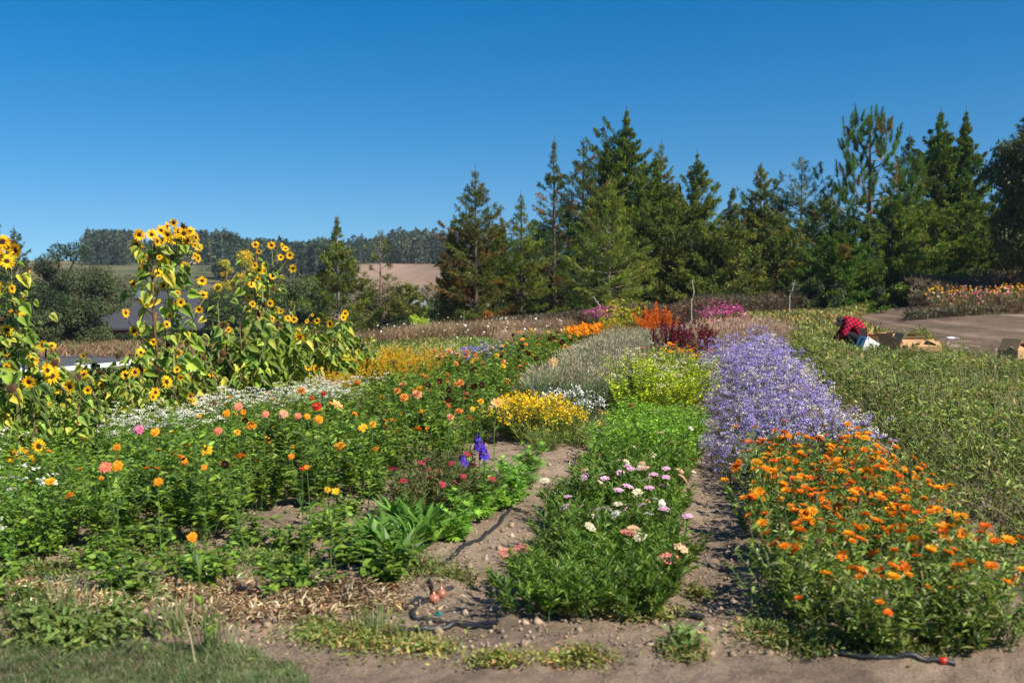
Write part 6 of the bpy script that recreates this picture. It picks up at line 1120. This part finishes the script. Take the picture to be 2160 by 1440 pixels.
def person():
    q = P(1798, 700, 21.5); r = root('person', 'person in a red and black plaid shirt crouching with back turned among the vines', 'person', (q[0], 21.5, float(HG(q[0], 21.5))), R(-12), 1.2)
    skin_m = plain('skin', (.42, .25, .17), .55, .35, .05); dark = plain('dark_trousers', (.012, .013, .017), .85, .2); hair_m = plain('dark_hair', (.025, .02, .018), .6, .3, .3, 60, .5)
    V = [(.14, 0, .26), (.10, 0, .36), (.03, 0, .47), (-.08, 0, .52), (-.15, 0, .525), (-.215, 0, .53), (-.25, 0, .50)]; rad = [.05, .05, .05, .05, .045, .085, .06]; E = [(0, 1), (1, 2), (2, 3), (3, 4), (4, 5), (5, 6)]
    torso = len(V)
    arms = []
    for s in (1, -1):
        b = len(V); V += [(-.09, .17 * s, .49), (-.17, .23 * s, .33), (-.29, .17 * s, .20), (-.34, .14 * s, .17)]; rad += [.035, .035, .028, .026]; E += [(3, b), (b, b + 1), (b + 1, b + 2), (b + 2, b + 3)]; arms.append(b)
        for f in range(4): k = len(V); dy = (.018 * (f - 1.5)); V += [(-.375, .14 * s + dy, .155), (-.40 - .004 * (f in (1, 2)), .14 * s + dy * 1.1, .125)]; rad += [.0095, .008]; E += [(b + 3, k), (k, k + 1)]
        k = len(V); V += [(-.345, .14 * s - .035 * s, .14), (-.36, .14 * s - .04 * s, .115)]; rad += [.010, .009]; E += [(b + 3, k), (k, k + 1)]
    for s in (1, -1):
        b = len(V); V += [(.12, .10 * s, .23), (-.14, .18 * s, .33), (.02, .15 * s, .08), (-.10, .16 * s, .035)]; rad += [.045, .045, .04, .036]; E += [(0, b), (b, b + 1), (b + 1, b + 2), (b + 2, b + 3)]
    nz = len(V); V += [(-.305, 0, .475)]; rad += [.016]; E += [(6, nz)]
    skinned('body', skin_m, V, E, rad, r)
    Vs = [V[k] for k in (0, 1, 2, 3)] + [(-.135, 0, .53), (.17, 0, .17)]; Rs = [(.15, .20), (.15, .20), (.14, .21), (.125, .20), (.07, .08), (.14, .19)]; Es = [(0, 1), (1, 2), (2, 3), (3, 4), (0, 5)]
    for s, b in zip((1, -1), arms): k = len(Vs); Vs += [V[b], V[b + 1], V[b + 2]]; Rs += [(.078, .078), (.06, .06), (.043, .043)]; Es += [(3, k), (k, k + 1), (k + 1, k + 2)]
    blobbed('shirt', plaid(), Vs, Es, Rs, r)
    Vt = [(.15, 0, .22)]; Rt = [.15]; Et = []
    for s in (1, -1): k = len(Vt); Vt += [(.11, .11 * s, .22), (-.15, .185 * s, .34), (.01, .155 * s, .10)]; Rt += [.11, .075, .06]; Et += [(0, k), (k, k + 1), (k + 1, k + 2)]
    skinned('trousers', dark, Vt, Et, Rt, r)
    for s in (1, -1): skinned('shoe', dark, [(.04, .155 * s, .045), (-.06, .165 * s, .04), (-.13, .17 * s, .03)], [(0, 1), (1, 2)], [.045, .042, .032], r)
    skinned('hair', hair_m, [(-.175, 0, .575), (-.215, 0, .585), (-.265, 0, .555), (-.20, 0, .545)], [(0, 1), (1, 2), (1, 3)], [.055, .082, .06, .09], r)
    for s in (1, -1): skinned('ear', skin_m, [(-.20, .088 * s, .53), (-.20, .098 * s, .51)], [(0, 1)], [.016, .012], r, sub=1)
person()

# ------------------------------------------------------------------ air
def haze():
    g = G(); box(g, 0, 330, 24, 1500, 780, 58, (1, 1, 1)); m, t = mat_new('haze'); v = t.nodes.new('ShaderNodeVolumePrincipled'); v.inputs['Color'].default_value = (.72, .82, 1, 1); v.inputs['Density'].default_value = .00024; v.inputs['Anisotropy'].default_value = .2
    o = t.nodes.new('ShaderNodeOutputMaterial'); t.links.new(v.outputs[0], o.inputs['Volume']); h = part('haze', g.mesh('haze', [m], False)); setp(h, 'thin pale haze in the air over the field and hills', kind='stuff')
haze()

WEED = [fin(herb(390 + k, n=9, h=.85, r0=.05, r1=.30, nl=160, T=LEAF6, ls=(.05, .10), lw=.14, pal=[((.11, .17, .04), 3), ((.16, .2, .05), 2)], up=.8, hv=.35, scol=(.2, .2, .09))) for k in range(2)]
for k, (px, Y) in enumerate([(1990, 16.0), (2035, 15.2), (2080, 14.6), (2105, 13.8), (1960, 17.5), (1925, 18.2), (2130, 12.6), (2060, 12.4), (1890, 16.0), (1800, 14.6)]):
    place(WEED[k % 2], 'pigweed', 'tall thin green weed ' + ['standing against the track, left of the next taller one', 'tallest against the dirt track', 'against the track near the right frame edge', 'fourth along the track from the boxes', 'just behind the large box', 'between the large box and the scrap of plastic', 'at the right frame edge above the vines', 'among the vines below the tallest one', 'among the vines in front of the boxes', 'among the vines below the crouching person'][k], 'weed', P(px, 700, Y)[0], Y, k, [.8, 1.05, .85, .7, .6, .5, .75, .6, .5, .45][k], 'tall weeds in the tomato field')
for k, (px, tp, Y) in enumerate([(-90, 560, 66), (-190, 545, 74), (-300, 570, 64), (-420, 550, 78), (-560, 565, 70), (-720, 550, 82)]):
    T(broad, 150 + k, 'oak_tree', 'dark oak beside the road, number %s to the left of the left frame edge' % ['one', 'two', 'three', 'four', 'five', 'six'][k], 'tree', px, tp, 80, Y, SHD if k % 2 else SHR, GL, mat=M_TREE, nbl=26, nl=9000, leaf=.15, low=.02)
carpet('field_edge_weeds', 'low weeds on the ground between the sunflowers and the white fence', 66, bandCY(-13, -6.8, 4.5, 18, 60000, 1.0), lambda x, y, rs: .05 + .18 * np.clip(fbm(x * .8, y * .8, 3, 36) + .25, 0, 1), LEAF, (.035, .09), .28, [((.08, .13, .025), 4), ((.12, .17, .04), 3), ((.22, .18, .09), 1.5)], up=.4)
